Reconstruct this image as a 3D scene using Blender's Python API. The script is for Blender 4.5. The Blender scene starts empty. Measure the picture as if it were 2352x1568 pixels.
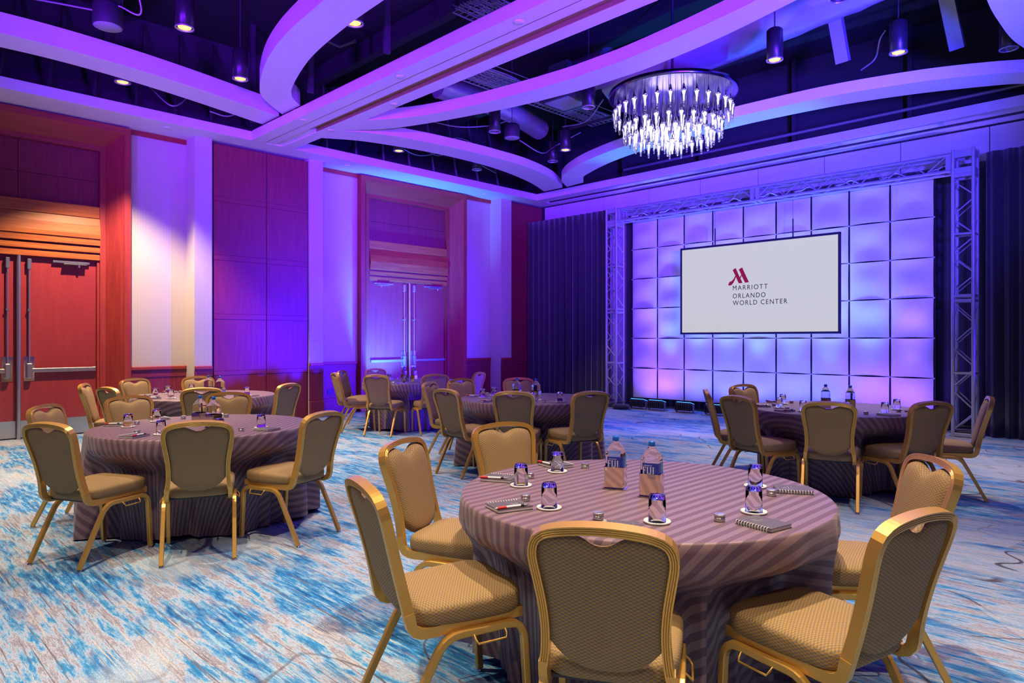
import bpy, bmesh, math, random
from mathutils import Vector, Matrix
PI = math.pi
R_ = math.radians
random.seed(7)
scene = bpy.context.scene
COL = scene.collection

# ------------------------------------------------------------------ camera, world, exposure
cam_d = bpy.data.cameras.new('camera'); cam = bpy.data.objects.new('camera', cam_d); COL.objects.link(cam)
cam.location = (0, 0, 1.45); cam.rotation_euler = (R_(90), 0, R_(45))
cam_d.lens = 24.0; cam_d.sensor_width = 36.0; cam_d.shift_y = -5 / 2352; cam_d.clip_start = .05
scene.camera = cam
vs = scene.view_settings
vs.view_transform = 'Standard'; vs.look = 'None'; vs.gamma = 1; vs.use_curve_mapping = False
vs.exposure = 0.0
cy = scene.cycles
cy.use_denoising = True
try: cy.denoiser = 'OPENIMAGEDENOISE'
except Exception: pass
cy.max_bounces = 12; cy.transmission_bounces = 12; cy.glossy_bounces = 4; cy.diffuse_bounces = 3
cy.caustics_reflective = False; cy.caustics_refractive = False
cy.sample_clamp_indirect = 4.0
world = bpy.data.worlds.new('room_glow'); scene.world = world; world.use_nodes = True
bg = world.node_tree.nodes['Background']
bg.inputs[0].default_value = (.30, .13, 1.0, 1); bg.inputs[1].default_value = .13

WARM = (1.0, .80, .56); VIOLET = (.17, .008, 1.0); DEEP = (.045, .004, 1.0); BLUE = (.05, .22, 1.0)
def lamp(kind, name, loc, power, color, target=None, size=.1, cone=60, blend=.5):
    d = bpy.data.lights.new(name, kind); d.energy = power; d.color = color
    if kind == 'SPOT':
        d.spot_size = R_(cone); d.spot_blend = blend; d.shadow_soft_size = size
    elif kind == 'POINT': d.shadow_soft_size = size
    o = bpy.data.objects.new(name, d); COL.objects.link(o); o.location = loc
    if target is not None:
        o.rotation_euler = (Vector(target) - Vector(loc)).to_track_quat('-Z', 'Y').to_euler()
    return o
# Unseen wash lamps; all after the first are added to tint ceiling and walls
lamp('SPOT', 'unseen_wash', (.2, 11.6, 1.1), 24000, DEEP, (-11.6, 7.7, 1.9), .4, 35, 1.0)
lamp('SPOT', 'unseen_wash', (1.3, 5.4, 1.8), 9000, (.02, .02, 1.0), (-5.0, 9.4, 6.3), .3, 52, 1.0)
for p, t, e, cone in [((1.0, -1.2, 2.7), (-6.2, 4.6, 5.0), 9000, 58), ((.9, 3.2, 2.7), (-5.6, 7.4, 4.9), 6000, 66), ((-4.0, -4.0, 2.7), (-8.8, 3.2, 5.6), 6500, 50),
                      ((-2.0, -3.4, 2.9), (-12, 6.2, 4.9), 2600, 28)]:
    lamp('SPOT', 'unseen_wash', p, e, VIOLET, t, .3, cone, 1.0)
lamp('SPOT', 'unseen_wash', (1.4, 4.4, 2.7), 10000, (.07, .035, 1.0), (-5.4, 12.3, 4.2), .3, 44, 1.0)

# ------------------------------------------------------------------ materials
def nmat(name):
    m = bpy.data.materials.new(name); m.use_nodes = True
    nt = m.node_tree; b = nt.nodes['Principled BSDF']
    return m, nt, b
def setp(b, **k):
    al = dict(col='Base Color', rough='Roughness', metal='Metallic', trans='Transmission Weight', ior='IOR', coat='Coat Weight',
              emis='Emission Color', estr='Emission Strength', sheen='Sheen Weight', spec='Specular IOR Level', alpha='Alpha')
    for a, v in k.items():
        if a in ('col', 'emis') and len(v) == 3: v = (*v, 1)
        b.inputs[al[a]].default_value = v
def plain(name, col, rough=.5, **k):
    m, nt, b = nmat(name); setp(b, col=col, rough=rough, **k)
    n = nt.nodes.new('ShaderNodeTexNoise'); n.inputs['Scale'].default_value = 22
    tc = nt.nodes.new('ShaderNodeTexCoord'); nt.links.new(tc.outputs['Object'], n.inputs['Vector'])
    mr = nt.nodes.new('ShaderNodeMapRange'); j_ = .008 if k.get('metal', 0) > .4 else .05; mr.inputs['To Min'].default_value = max(0, rough - j_); mr.inputs['To Max'].default_value = min(1, rough + j_)
    nt.links.new(n.outputs['Fac'], mr.inputs['Value']); nt.links.new(mr.outputs['Result'], b.inputs['Roughness'])
    return m
def N(nt, t, **k):
    n = nt.nodes.new(t)
    for a, v in k.items():
        if a in n.inputs: n.inputs[a].default_value = v
        else: setattr(n, a, v)
    return n
def ramp(nt, stops, interp='LINEAR'):
    r = nt.nodes.new('ShaderNodeValToRGB'); r.color_ramp.interpolation = interp
    e = r.color_ramp.elements
    while len(e) < len(stops): e.new(.5)
    for i, (p, c) in enumerate(stops):
        e[i].position = p; e[i].color = (*c, 1) if len(c) == 3 else c
    return r
def mapped(nt, scale, coord='Object', rot=(0, 0, 0), loc=(0, 0, 0)):
    tc = nt.nodes.new('ShaderNodeTexCoord'); mp = nt.nodes.new('ShaderNodeMapping')
    mp.inputs['Scale'].default_value = scale; mp.inputs['Rotation'].default_value = rot; mp.inputs['Location'].default_value = loc
    nt.links.new(tc.outputs[coord], mp.inputs['Vector']); return mp.outputs['Vector']
def wood(name, scale, dark, light, rough=.5):
    m, nt, b = nmat(name)
    v = mapped(nt, scale)
    n = N(nt, 'ShaderNodeTexNoise', Scale=3.0, Detail=6.0, Roughness=.65); nt.links.new(v, n.inputs['Vector'])
    r = ramp(nt, [(.3, dark), (.55, [(a + c) / 2 for a, c in zip(dark, light)]), (.72, light)])
    nt.links.new(n.outputs['Fac'], r.inputs['Fac']); nt.links.new(r.outputs['Color'], b.inputs['Base Color'])
    setp(b, rough=rough, spec=.3, coat=.35); b.inputs['Coat Roughness'].default_value = .36
    return m
M = {}
M['wood_v'] = wood('mahogany_upright', (9, 9, .55), (.17, .012, .035), (.29, .028, .05))
M['wood_h'] = wood('mahogany_level', (9, .5, 9), (.17, .012, .035), (.30, .03, .05))
M['frame_wood'] = wood('door_frame_wood', (10, 10, .5), (.26, .022, .03), (.42, .055, .035))
M['frame_wood_h'] = wood('door_frame_wood_level', (10, .5, 10), (.26, .022, .03), (.42, .055, .035))
M['header_wood'] = wood('header_wood', (10, .45, 10), (.32, .06, .018), (.58, .17, .03))
M['door_wood'] = dw_ = wood('door_veneer', (5, 5, .4), (.28, .02, .03), (.38, .034, .036))
dw_.node_tree.nodes['Principled BSDF'].inputs['Coat Weight'].default_value = 1.0; dw_.node_tree.nodes['Principled BSDF'].inputs['Coat Roughness'].default_value = .3
def wallpaper():
    m, nt, b = nmat('ribbed_wallpaper')
    v = mapped(nt, (1, 1, 1)); w = N(nt, 'ShaderNodeTexWave', Scale=24.0, Distortion=.25, Detail=1.0); w.bands_direction = 'Y'
    nt.links.new(v, w.inputs['Vector'])
    r = ramp(nt, [(0, (.46, .40, .33)), (1, (.62, .56, .48))]); nt.links.new(w.outputs['Fac'], r.inputs['Fac'])
    nt.links.new(r.outputs['Color'], b.inputs['Base Color']); setp(b, rough=.7); return m
M['wallpaper'] = wallpaper()
M['white'] = plain('white_paint', (.74, .72, .72), .6)
M['partition'] = plain('partition_vinyl', (.62, .6, .62), .6)
M['deck'] = plain('black_deck', (.012, .012, .016), .9)
M['plenum'] = plain('plenum_paint', (.03, .03, .04), .85)
M['dark_steel'] = plain('dark_steel', (.06, .06, .07), .5, metal=.3)
M['grey_steel'] = plain('galvanised_steel', (.35, .36, .38), .4, metal=.6)
M['brass'] = plain('track_brass', (.42, .28, .13), .45, metal=.4)
M['can'] = plain('downlight_black', (.02, .02, .024), .35)
M['canring'] = plain('downlight_ring', (.5, .5, .52), .3, metal=.7)
m, nt, b = nmat('lamp_lens'); setp(b, col=(.3, .15, .03), emis=(1, .52, .13), estr=2.4); M['lens'] = m
M['lens_off'] = plain('lamp_lens_unlit', (.2, .2, .22), .2, metal=.5)
M['speaker'] = plain('speaker_black', (.03, .03, .035), .6)
M['grille'] = plain('speaker_grille', (.30, .30, .32), .6)
M['duct'] = plain('duct_wrap', (.45, .47, .50), .35, metal=.5)
M['steel'] = plain('brushed_steel', (.55, .55, .57), .28, metal=.9)
M['chrome'] = plain('chrome', (.75, .75, .77), .12, metal=1.0)
M['gold'] = plain('gold_frame', (.66, .37, .085), .34, metal=.55)
M['truss'] = plain('truss_grey', (.40, .40, .44), .42, metal=.3)
M['velvet'] = plain('black_velour', (.022, .017, .032), .85, sheen=.5)
M['velvet_in'] = plain('black_velour_backing', (.02, .017, .035), .85, sheen=.6)
M['lycra'] = plain('white_stretch_panel', (.74, .72, .76), .65)
M['clip'] = plain('panel_clip', (.6, .6, .65), .3, metal=.8)
M['led_body'] = plain('led_bar_body', (.03, .03, .035), .5)
m, nt, b = nmat('led_face'); setp(b, col=(.1, .3, 1), emis=(.05, .28, 1), estr=3); M['led_face'] = m
M['paper'] = plain('paper', (.78, .77, .75), .7)
M['cover'] = plain('notebook_cover', (.10, .085, .085), .5)
M['print'] = plain('silver_print', (.5, .48, .55), .35, metal=.4)
M['tin'] = plain('tin', (.60, .58, .56), .3, metal=.85)
M['red'] = plain('red_plastic', (.62, .03, .02), .3)
M['white_plastic'] = plain('white_plastic', (.8, .8, .8), .3)
M['black_plastic'] = plain('black_plastic', (.02, .02, .02), .4)
M['coaster'] = plain('white_coaster', (.82, .81, .80), .45)
M['bottle_cap'] = plain('blue_cap', (.01, .13, .62), .3)
M['label_dark'] = plain('label_blue', (.03, .05, .42), .35)
M['label_light'] = plain('label_teal', (.02, .30, .52), .35)
M['letters'] = plain('label_letters', (.85, .85, .88), .4)
def glass(name, ior, rough=0.0, col=(1, 1, 1)):
    m, nt, b = nmat(name); setp(b, col=col, trans=1.0, ior=ior, rough=rough); return m
M['glass'] = glass('clear_glass', 1.13)
M['glass_base'] = glass('thick_glass', 1.38)
M['water'] = glass('water_bottle_plastic', 1.12, .03, (.97, .98, 1))
M['crystal'] = glass('crystal', 1.5, .02)
m, nt, b = nmat('crystal_core'); setp(b, col=(.9, .9, 1), emis=(.70, .66, 1), estr=1.6); M['core'] = m
M['mirror'] = plain('mirror_plate', (.22, .18, .36), .2, metal=1.0)
M['holder'] = plain('polished_holder', (.80, .66, .50), .08, metal=1.0)
m, nt, b = nmat('screen_surface'); setp(b, col=(.05, .05, .05), rough=.7, spec=.1, emis=(.60, .60, .60), estr=.95); M['screen'] = m
M['screen_frame'] = plain('screen_border', (.02, .012, .03), .7)
m, nt, b = nmat('logo_red'); setp(b, col=(.2, .005, .01), emis=(.20, .004, .012), estr=.9, rough=.6); M['logo_red'] = m
m, nt, b = nmat('logo_black'); setp(b, col=(.005, .005, .005), rough=.7); M['logo_black'] = m
def fabric():
    m, nt, b = nmat('woven_upholstery')
    v = mapped(nt, (1 / .0105, 1 / .0058, 1), 'UV')
    c = N(nt, 'ShaderNodeTexChecker', Scale=1.0, Color1=(.40, .235, .05, 1), Color2=(.185, .135, .105, 1)); nt.links.new(v, c.inputs['Vector'])
    nt.links.new(c.outputs['Color'], b.inputs['Base Color'])
    bp = N(nt, 'ShaderNodeBump', Strength=.35, Distance=.002); nt.links.new(c.outputs['Fac'], bp.inputs['Height']); nt.links.new(bp.outputs['Normal'], b.inputs['Normal'])
    setp(b, rough=.8); return m
M['fabric'] = fabric()
def cloth():
    m, nt, b = nmat('striped_satin_cloth')
    v = mapped(nt, (1, 1, 1), 'UV'); sx = N(nt, 'ShaderNodeSeparateXYZ'); nt.links.new(v, sx.inputs[0])
    ml = N(nt, 'ShaderNodeMath', operation='MULTIPLY'); ml.inputs[1].default_value = 1 / .054; nt.links.new(sx.outputs['X'], ml.inputs[0])
    fr = N(nt, 'ShaderNodeMath', operation='FRACT'); nt.links.new(ml.outputs[0], fr.inputs[0])
    gt = N(nt, 'ShaderNodeMath', operation='GREATER_THAN'); gt.inputs[1].default_value = .5; nt.links.new(fr.outputs[0], gt.inputs[0])
    mx = N(nt, 'ShaderNodeMix', data_type='RGBA'); nt.links.new(gt.outputs[0], mx.inputs['Factor'])
    mx.inputs[6].default_value = (.120, .064, .095, 1); mx.inputs[7].default_value = (.225, .138, .152, 1)
    nt.links.new(mx.outputs[2], b.inputs['Base Color'])
    mr = N(nt, 'ShaderNodeMapRange'); mr.inputs['To Min'].default_value = .62; mr.inputs['To Max'].default_value = .42
    nt.links.new(gt.outputs[0], mr.inputs['Value']); nt.links.new(mr.outputs['Result'], b.inputs['Roughness'])
    setp(b, sheen=.15); return m
M['cloth'] = cloth()
def carpet():
    m, nt, b = nmat('streaked_carpet')
    def noise(scale, s, det=4.0, loc=(0, 0, 0), rough=.6):
        n = N(nt, 'ShaderNodeTexNoise', Scale=s, Detail=det, Roughness=rough); nt.links.new(mapped(nt, scale, loc=loc), n.inputs['Vector']); return n.outputs['Fac']
    def mix(a, bb, f, mode='MIX'):
        x = N(nt, 'ShaderNodeMix', data_type='RGBA', blend_type=mode)
        for s, i in ((f, 'Factor'), (a, 6), (bb, 7)):
            if isinstance(s, (tuple, float, int)): x.inputs[i].default_value = s if not isinstance(s, tuple) else (*s, 1)
            else: nt.links.new(s, x.inputs[i])
        return x.outputs[2]
    base = ramp(nt, [(.30, (.02, .13, .38)), (.42, (.04, .26, .56)), (.475, (.24, .44, .64)), (.515, (.47, .50, .60)), (.565, (.23, .225, .28)), (.61, (.44, .44, .50)), (.68, (.52, .49, .47))])
    nt.links.new(noise((1.3, 8, 1), 1.9, 9.0, rough=.76), base.inputs['Fac'])
    blocks = ramp(nt, [(.49, (0, 0, 0)), (.56, (1, 1, 1))]); nt.links.new(noise((.55, 2.2, 1), 1.3, 5.0, (7, 3, 0), .62), blocks.inputs['Fac'])
    deep = ramp(nt, [(.38, (.012, .08, .28)), (.50, (.035, .24, .55)), (.60, (.30, .50, .66))]); nt.links.new(noise((2.2, 15, 1), 2.0, 7.0, (2, 9, 0), .72), deep.inputs['Fac'])
    c = mix(base.outputs['Color'], deep.outputs['Color'], blocks.outputs['Color'])
    st = ramp(nt, [(.63, (0, 0, 0)), (.68, (.8, .8, .8))]); nt.links.new(noise((.5, 30, 1), 2.2, 2.0, (1, 1, 0)), st.inputs['Fac'])
    c = mix(c, (.58, .54, .47), st.outputs['Color'])
    st2 = ramp(nt, [(.36, (1, 1, 1)), (.41, (0, 0, 0))]); nt.links.new(noise((.6, 34, 1), 2.4, 3.0, (5, 4, 0)), st2.inputs['Fac'])
    c = mix(c, (.15, .13, .16), st2.outputs['Color'])
    pale = ramp(nt, [(.60, (0, 0, 0)), (.66, (.55, .55, .55))]); nt.links.new(noise((.5, .8, 1), 1.1, 2.0, (11, 5, 0), .4), pale.inputs['Fac'])
    c = mix(c, (.50, .55, .60), pale.outputs['Color'])
    # dark drawn scroll lines
    ln = noise((.6, .9, 1), 2.0, 1.0, (3, 8, 0), .3)
    sb = N(nt, 'ShaderNodeMath', operation='SUBTRACT'); sb.inputs[1].default_value = .5; nt.links.new(ln, sb.inputs[0])
    ab = N(nt, 'ShaderNodeMath', operation='ABSOLUTE'); nt.links.new(sb.outputs[0], ab.inputs[0])
    lr = ramp(nt, [(0, (.9, .9, .9)), (.004, (.9, .9, .9)), (.007, (0, 0, 0))]); nt.links.new(ab.outputs[0], lr.inputs['Fac'])
    mk = ramp(nt, [(.46, (0, 0, 0)), (.50, (1, 1, 1))]); nt.links.new(noise((.8, .8, 1), 1.4, 2.0, (9, 9, 0)), mk.inputs['Fac'])
    tcx = N(nt, 'ShaderNodeTexCoord'); sx = N(nt, 'ShaderNodeSeparateXYZ'); nt.links.new(tcx.outputs['Object'], sx.inputs[0])
    gx = N(nt, 'ShaderNodeMapRange'); gx.inputs['From Min'].default_value = -3.4; gx.inputs['From Max'].default_value = -2.4; nt.links.new(sx.outputs['X'], gx.inputs['Value'])
    gy = N(nt, 'ShaderNodeMapRange'); gy.inputs['From Min'].default_value = 7.2; gy.inputs['From Max'].default_value = 8.6; nt.links.new(sx.outputs['Y'], gy.inputs['Value'])
    gm = N(nt, 'ShaderNodeMath', operation='MAXIMUM'); nt.links.new(gx.outputs['Result'], gm.inputs[0]); nt.links.new(gy.outputs['Result'], gm.inputs[1])
    both = mix(lr.outputs['Color'], mk.outputs['Color'], 1.0, 'MULTIPLY')
    both = mix(both, gm.outputs[0], 1.0, 'MULTIPLY')
    c = mix(c, (.07, .06, .08), both)
    # pale angular shapes between the lines
    vo = N(nt, 'ShaderNodeTexVoronoi', Scale=1.1); nt.links.new(mapped(nt, (.7, 1.3, 1), rot=(0, 0, .5)), vo.inputs['Vector'])
    sv = N(nt, 'ShaderNodeSeparateColor'); nt.links.new(vo.outputs['Color'], sv.inputs[0])
    vr = ramp(nt, [(.74, (0, 0, 0)), (.76, (.45, .45, .45))]); nt.links.new(sv.outputs[0], vr.inputs['Fac'])
    vm = mix(vr.outputs['Color'], gm.outputs[0], 1.0, 'MULTIPLY')
    c = mix(c, (.50, .56, .62), vm)
    fine = ramp(nt, [(.3, (.72, .72, .72)), (.7, (1.2, 1.2, 1.2))]); nt.links.new(noise((60, 260, 1), 1.0, 2.0), fine.inputs['Fac'])
    c = mix(c, fine.outputs['Color'], 1.0, 'MULTIPLY')
    nt.links.new(c, b.inputs['Base Color']); setp(b, rough=.9, spec=.15); return m
M['carpet'] = carpet()

# ------------------------------------------------------------------ mesh helpers
class MB:
    def __init__(s): s.v = []; s.f = []; s.smooth = []
    def add(s, vs, fs, smooth=False):
        o = len(s.v); s.v += [tuple(p) for p in vs]; s.f += [tuple(i + o for i in f) for f in fs]; s.smooth += [smooth] * len(fs); return s
    def box(s, x0, x1, y0, y1, z0, z1):
        v = [(x, y, z) for x in (x0, x1) for y in (y0, y1) for z in (z0, z1)]
        return s.add(v, [(0, 1, 3, 2), (4, 6, 7, 5), (0, 4, 5, 1), (2, 3, 7, 6), (0, 2, 6, 4), (1, 5, 7, 3)])
    def bbox(s, x0, x1, y0, y1, z0, z1, c=.004):
        # box with chamfered edges
        bm = bmesh.new(); bmesh.ops.create_cube(bm, size=1)
        for v in bm.verts: v.co = Vector(((x0 + x1) / 2 + v.co.x * (x1 - x0), (y0 + y1) / 2 + v.co.y * (y1 - y0), (z0 + z1) / 2 + v.co.z * (z1 - z0)))
        bmesh.ops.bevel(bm, geom=bm.edges[:], offset=c, segments=1, affect='EDGES')
        s.bm(bm); return s
    def bm(s, bm, smooth=False):
        bm.verts.index_update(); s.add([v.co[:] for v in bm.verts], [[v.index for v in f.verts] for f in bm.faces], smooth); bm.free(); return s
    def cyl(s, p, q, r, n=10, r2=None, smooth=True, caps=True):
        p, q = Vector(p), Vector(q); r2 = r if r2 is None else r2
        t = (q - p).normalized(); a = t.orthogonal().normalized(); b = t.cross(a)
        vs = [p + r * (math.cos(2 * PI * i / n) * a + math.sin(2 * PI * i / n) * b) for i in range(n)] + [q + r2 * (math.cos(2 * PI * i / n) * a + math.sin(2 * PI * i / n) * b) for i in range(n)]
        s.add(vs, [(i, (i + 1) % n, n + (i + 1) % n, n + i) for i in range(n)], smooth)
        if caps: s.add(vs, [tuple(range(n - 1, -1, -1)), tuple(range(n, 2 * n))])
        return s
    def lathe(s, prof, n=24, c=(0, 0, 0), smooth=True):
        vs, fs = [], []
        for r, z in prof:
            for i in range(n): vs.append((c[0] + r * math.cos(2 * PI * i / n), c[1] + r * math.sin(2 * PI * i / n), c[2] + z))
        for k in range(len(prof) - 1):
            for i in range(n): fs.append((k * n + i, k * n + (i + 1) % n, (k + 1) * n + (i + 1) % n, (k + 1) * n + i))
        return s.add(vs, fs, smooth)
    def rings(s, rings, smooth=True, cap0=True, cap1=True, closed=False):
        n = len(rings[0]); vs = [p for r in rings for p in r]; fs = []
        K = len(rings)
        for k in range(K if closed else K - 1):
            k2 = (k + 1) % K
            for i in range(n): fs.append((k * n + i, k * n + (i + 1) % n, k2 * n + (i + 1) % n, k2 * n + i))
        s.add(vs, fs, smooth)
        if not closed:
            if cap0: s.add(rings[0], [tuple(range(n - 1, -1, -1))])
            if cap1: s.add(rings[-1], [tuple(range(n))])
        return s
    def sweep(s, path, prof, nrm, smooth=True, closed=False, caps=True):
        path = [Vector(p) for p in path]; rs = []
        K = len(path)
        for i, p in enumerate(path):
            if closed: t = path[(i + 1) % K] - path[i - 1]
            else: t = path[min(i + 1, K - 1)] - path[max(i - 1, 0)]
            t.normalize(); nn = Vector(nrm); nn = (nn - t * nn.dot(t)).normalized(); bb = t.cross(nn)
            rs.append([p + bb * u + nn * v for u, v in prof])
        return s.rings(rs, smooth, caps, caps, closed)
    def tube(s, path, r, n=6, closed=False):
        path = [Vector(p) for p in path]
        d = (path[-1] - path[0]) if not closed else Vector((0, 0, 1))
        nr = d.orthogonal() if d.length > 1e-6 else Vector((0, 0, 1))
        return s.sweep(path, [(r * math.cos(2 * PI * i / n), r * math.sin(2 * PI * i / n)) for i in range(n)], nr, True, closed)
    def mesh(s, name, mat):
        me = bpy.data.meshes.new(name); me.from_pydata(s.v, [], s.f); me.update()
        me.polygons.foreach_set('use_smooth', s.smooth)
        bm = bmesh.new(); bm.from_mesh(me); bmesh.ops.recalc_face_normals(bm, faces=bm.faces[:]); bm.to_mesh(me); bm.free()
        mats = mat if isinstance(mat, (list, tuple)) else [mat]
        for x in mats: me.materials.append(M[x])
        return me
    def build(s, name, mat, parent=None, loc=None, rz=None):
        return obj(name, s.mesh(name, mat), parent, loc, rz)
def obj(name, me, parent=None, loc=None, rz=None):
    o = bpy.data.objects.new(name, me); COL.objects.link(o)
    if parent is not None: o.parent = parent
    if loc is not None: o.location = loc
    if rz is not None: o.rotation_euler = (0, 0, rz)
    return o
def tag(o, label=None, cat=None, group=None, kind=None):
    if label: o['label'] = label
    if cat: o['category'] = cat
    if group: o['group'] = group
    if kind: o['kind'] = kind
    return o
def thing(name, label, cat, loc=(0, 0, 0), rz=0, group=None):
    return tag(obj(name, None, None, loc, rz), label, cat, group)
def copy_tree(o, parent=None):
    c = o.copy(); COL.objects.link(c)
    if parent is not None: c.parent = parent
    for ch in list(o.children): copy_tree(ch, c)
    return c
def boxuv(me):
    uv = me.uv_layers.new(name='UVMap').data
    for p in me.polygons:
        n = p.normal; a = max(range(3), key=lambda k: abs(n[k]))
        for li in p.loop_indices:
            c = me.vertices[me.loops[li].vertex_index].co
            uv[li].uv = (c.y, c.z) if a == 0 else ((c.x, c.z) if a == 1 else (c.x, c.y))
def spline(pts, n):
    # Catmull-Rom through the points, n samples per span
    pts = [Vector(p) for p in pts]; out = []
    for i in range(len(pts) - 1):
        p0 = pts[i - 1] if i else pts[0] * 2 - pts[1]; p1, p2 = pts[i], pts[i + 1]; p3 = pts[i + 2] if i + 2 < len(pts) else p2 * 2 - p1
        for k in range(n):
            t = k / n
            out.append(.5 * ((2 * p1) + (p2 - p0) * t + (2 * p0 - 5 * p1 + 4 * p2 - p3) * t * t + (3 * p1 - p0 - 3 * p2 + p3) * t ** 3))
    out.append(pts[-1]); return out
def resample(pts, n):
    L = [0]
    for a, b in zip(pts, pts[1:]): L.append(L[-1] + (b - a).length)
    out = []; j = 0
    for k in range(n):
        d = L[-1] * k / (n - 1)
        while j < len(L) - 2 and L[j + 1] < d: j += 1
        f = (d - L[j]) / max(1e-9, L[j + 1] - L[j]); out.append(pts[j].lerp(pts[j + 1], min(1, f)))
    return out
def sstep(a, b, x):
    t = max(0, min(1, (x - a) / (b - a))); return t * t * (3 - 2 * t)

# ------------------------------------------------------------------ the room: floor, walls
ZS = 4.77
fl = MB().add([(-12.6, -5, 0), (3, -5, 0), (3, 13.2, 0), (-12.6, 13.2, 0), (-12.6, -5, -.1), (3, -5, -.1), (3, 13.2, -.1), (-12.6, 13.2, -.1)],
              [(0, 1, 2, 3), (7, 6, 5, 4), (0, 4, 5, 1), (1, 5, 6, 2), (2, 6, 7, 3), (3, 7, 4, 0)]).build('floor', 'carpet')
tag(fl, 'blue and grey streaked ballroom carpet', kind='structure')

XR, XP = -11.91, -11.53          # recessed wall face, pilaster face
recess = [(-3.0, .54), (3.34, 4.21), (6.53, 7.51), (10.31, 11.17)]
pilaster = [(4.21, 4.49), (6.25, 6.53), (11.17, 11.51)]
wl = MB()
for a, b_ in recess: wl.box(-12.3, XR, a, b_, .0, ZS)
for a, b_ in pilaster: wl.box(-12.3, XP, a, b_, .0, ZS)
wl.box(-12.6, -12.3, -5, 13.2, 0, 6.6)
wall_left = tag(wl.build('wall_left', 'wallpaper'), 'beige ribbed wallpaper wall with wood wainscot along the left side', kind='structure')
for rng, x in ((recess, XR), (pilaster, XP)):
    for a, b_ in rng:
        MB().box(x - .01, x + .012, a, b_, .31, .838).build('wainscot_panel', 'wood_v', wall_left)
        MB().box(x - .01, x + .022, a, b_, .842, .955).build('wainscot_band', 'wood_h', wall_left)
        MB().bbox(x - .01, x + .045, a, b_, .957, 1.012, .008).build('chair_rail', 'frame_wood_h', wall_left)
        MB().bbox(x - .01, x + (.05 if x == XP else .03), a, b_, .0, .308, .006).build('baseboard', 'wood_h', wall_left)
        if x == XR: MB().box(x - .01, x + .03, a, b_, 4.69, ZS - .003).build('picture_rail', 'frame_wood_h', wall_left)
for y0, y1 in ((4.53, 5.438), (5.452, 6.23), (11.53, 12.62)):
    zz = [.0, .847, .921, 1.79, 1.878, 2.78, 2.87, 3.765, 3.853, ZS - .05]
    for i in range(9):
        band = i % 2 == 1
        MB().box(-11.7, -11.56 + (.004 if band else 0), y0, y1, zz[i] + (.002 if i else .004), zz[i + 1] - .002).build('pocket_panel_rail' if band else 'pocket_panel', 'wood_h' if band else 'wood_v', wall_left)
for y in (4.51, 5.445, 6.24, 11.52): MB().box(-11.72, -11.575, y - .012, y + .012, 0, ZS - .04).build('panel_seam', 'dark_steel', wall_left)
MB().box(-12.25, -11.705, 4.49, 6.25, 0, ZS).build('pocket_backing', 'dark_steel', wall_left)
MB().box(-12.25, -11.705, 11.51, 12.66, 0, ZS).build('pocket_backing', 'dark_steel', wall_left)
# outlet plate low on the recessed wall
pl = MB().bbox(XR + .012, XR + .02, 6.83, 6.95, .37, .48, .003); pl.build('outlet_plate', 'black_plastic', wall_left)

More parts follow.
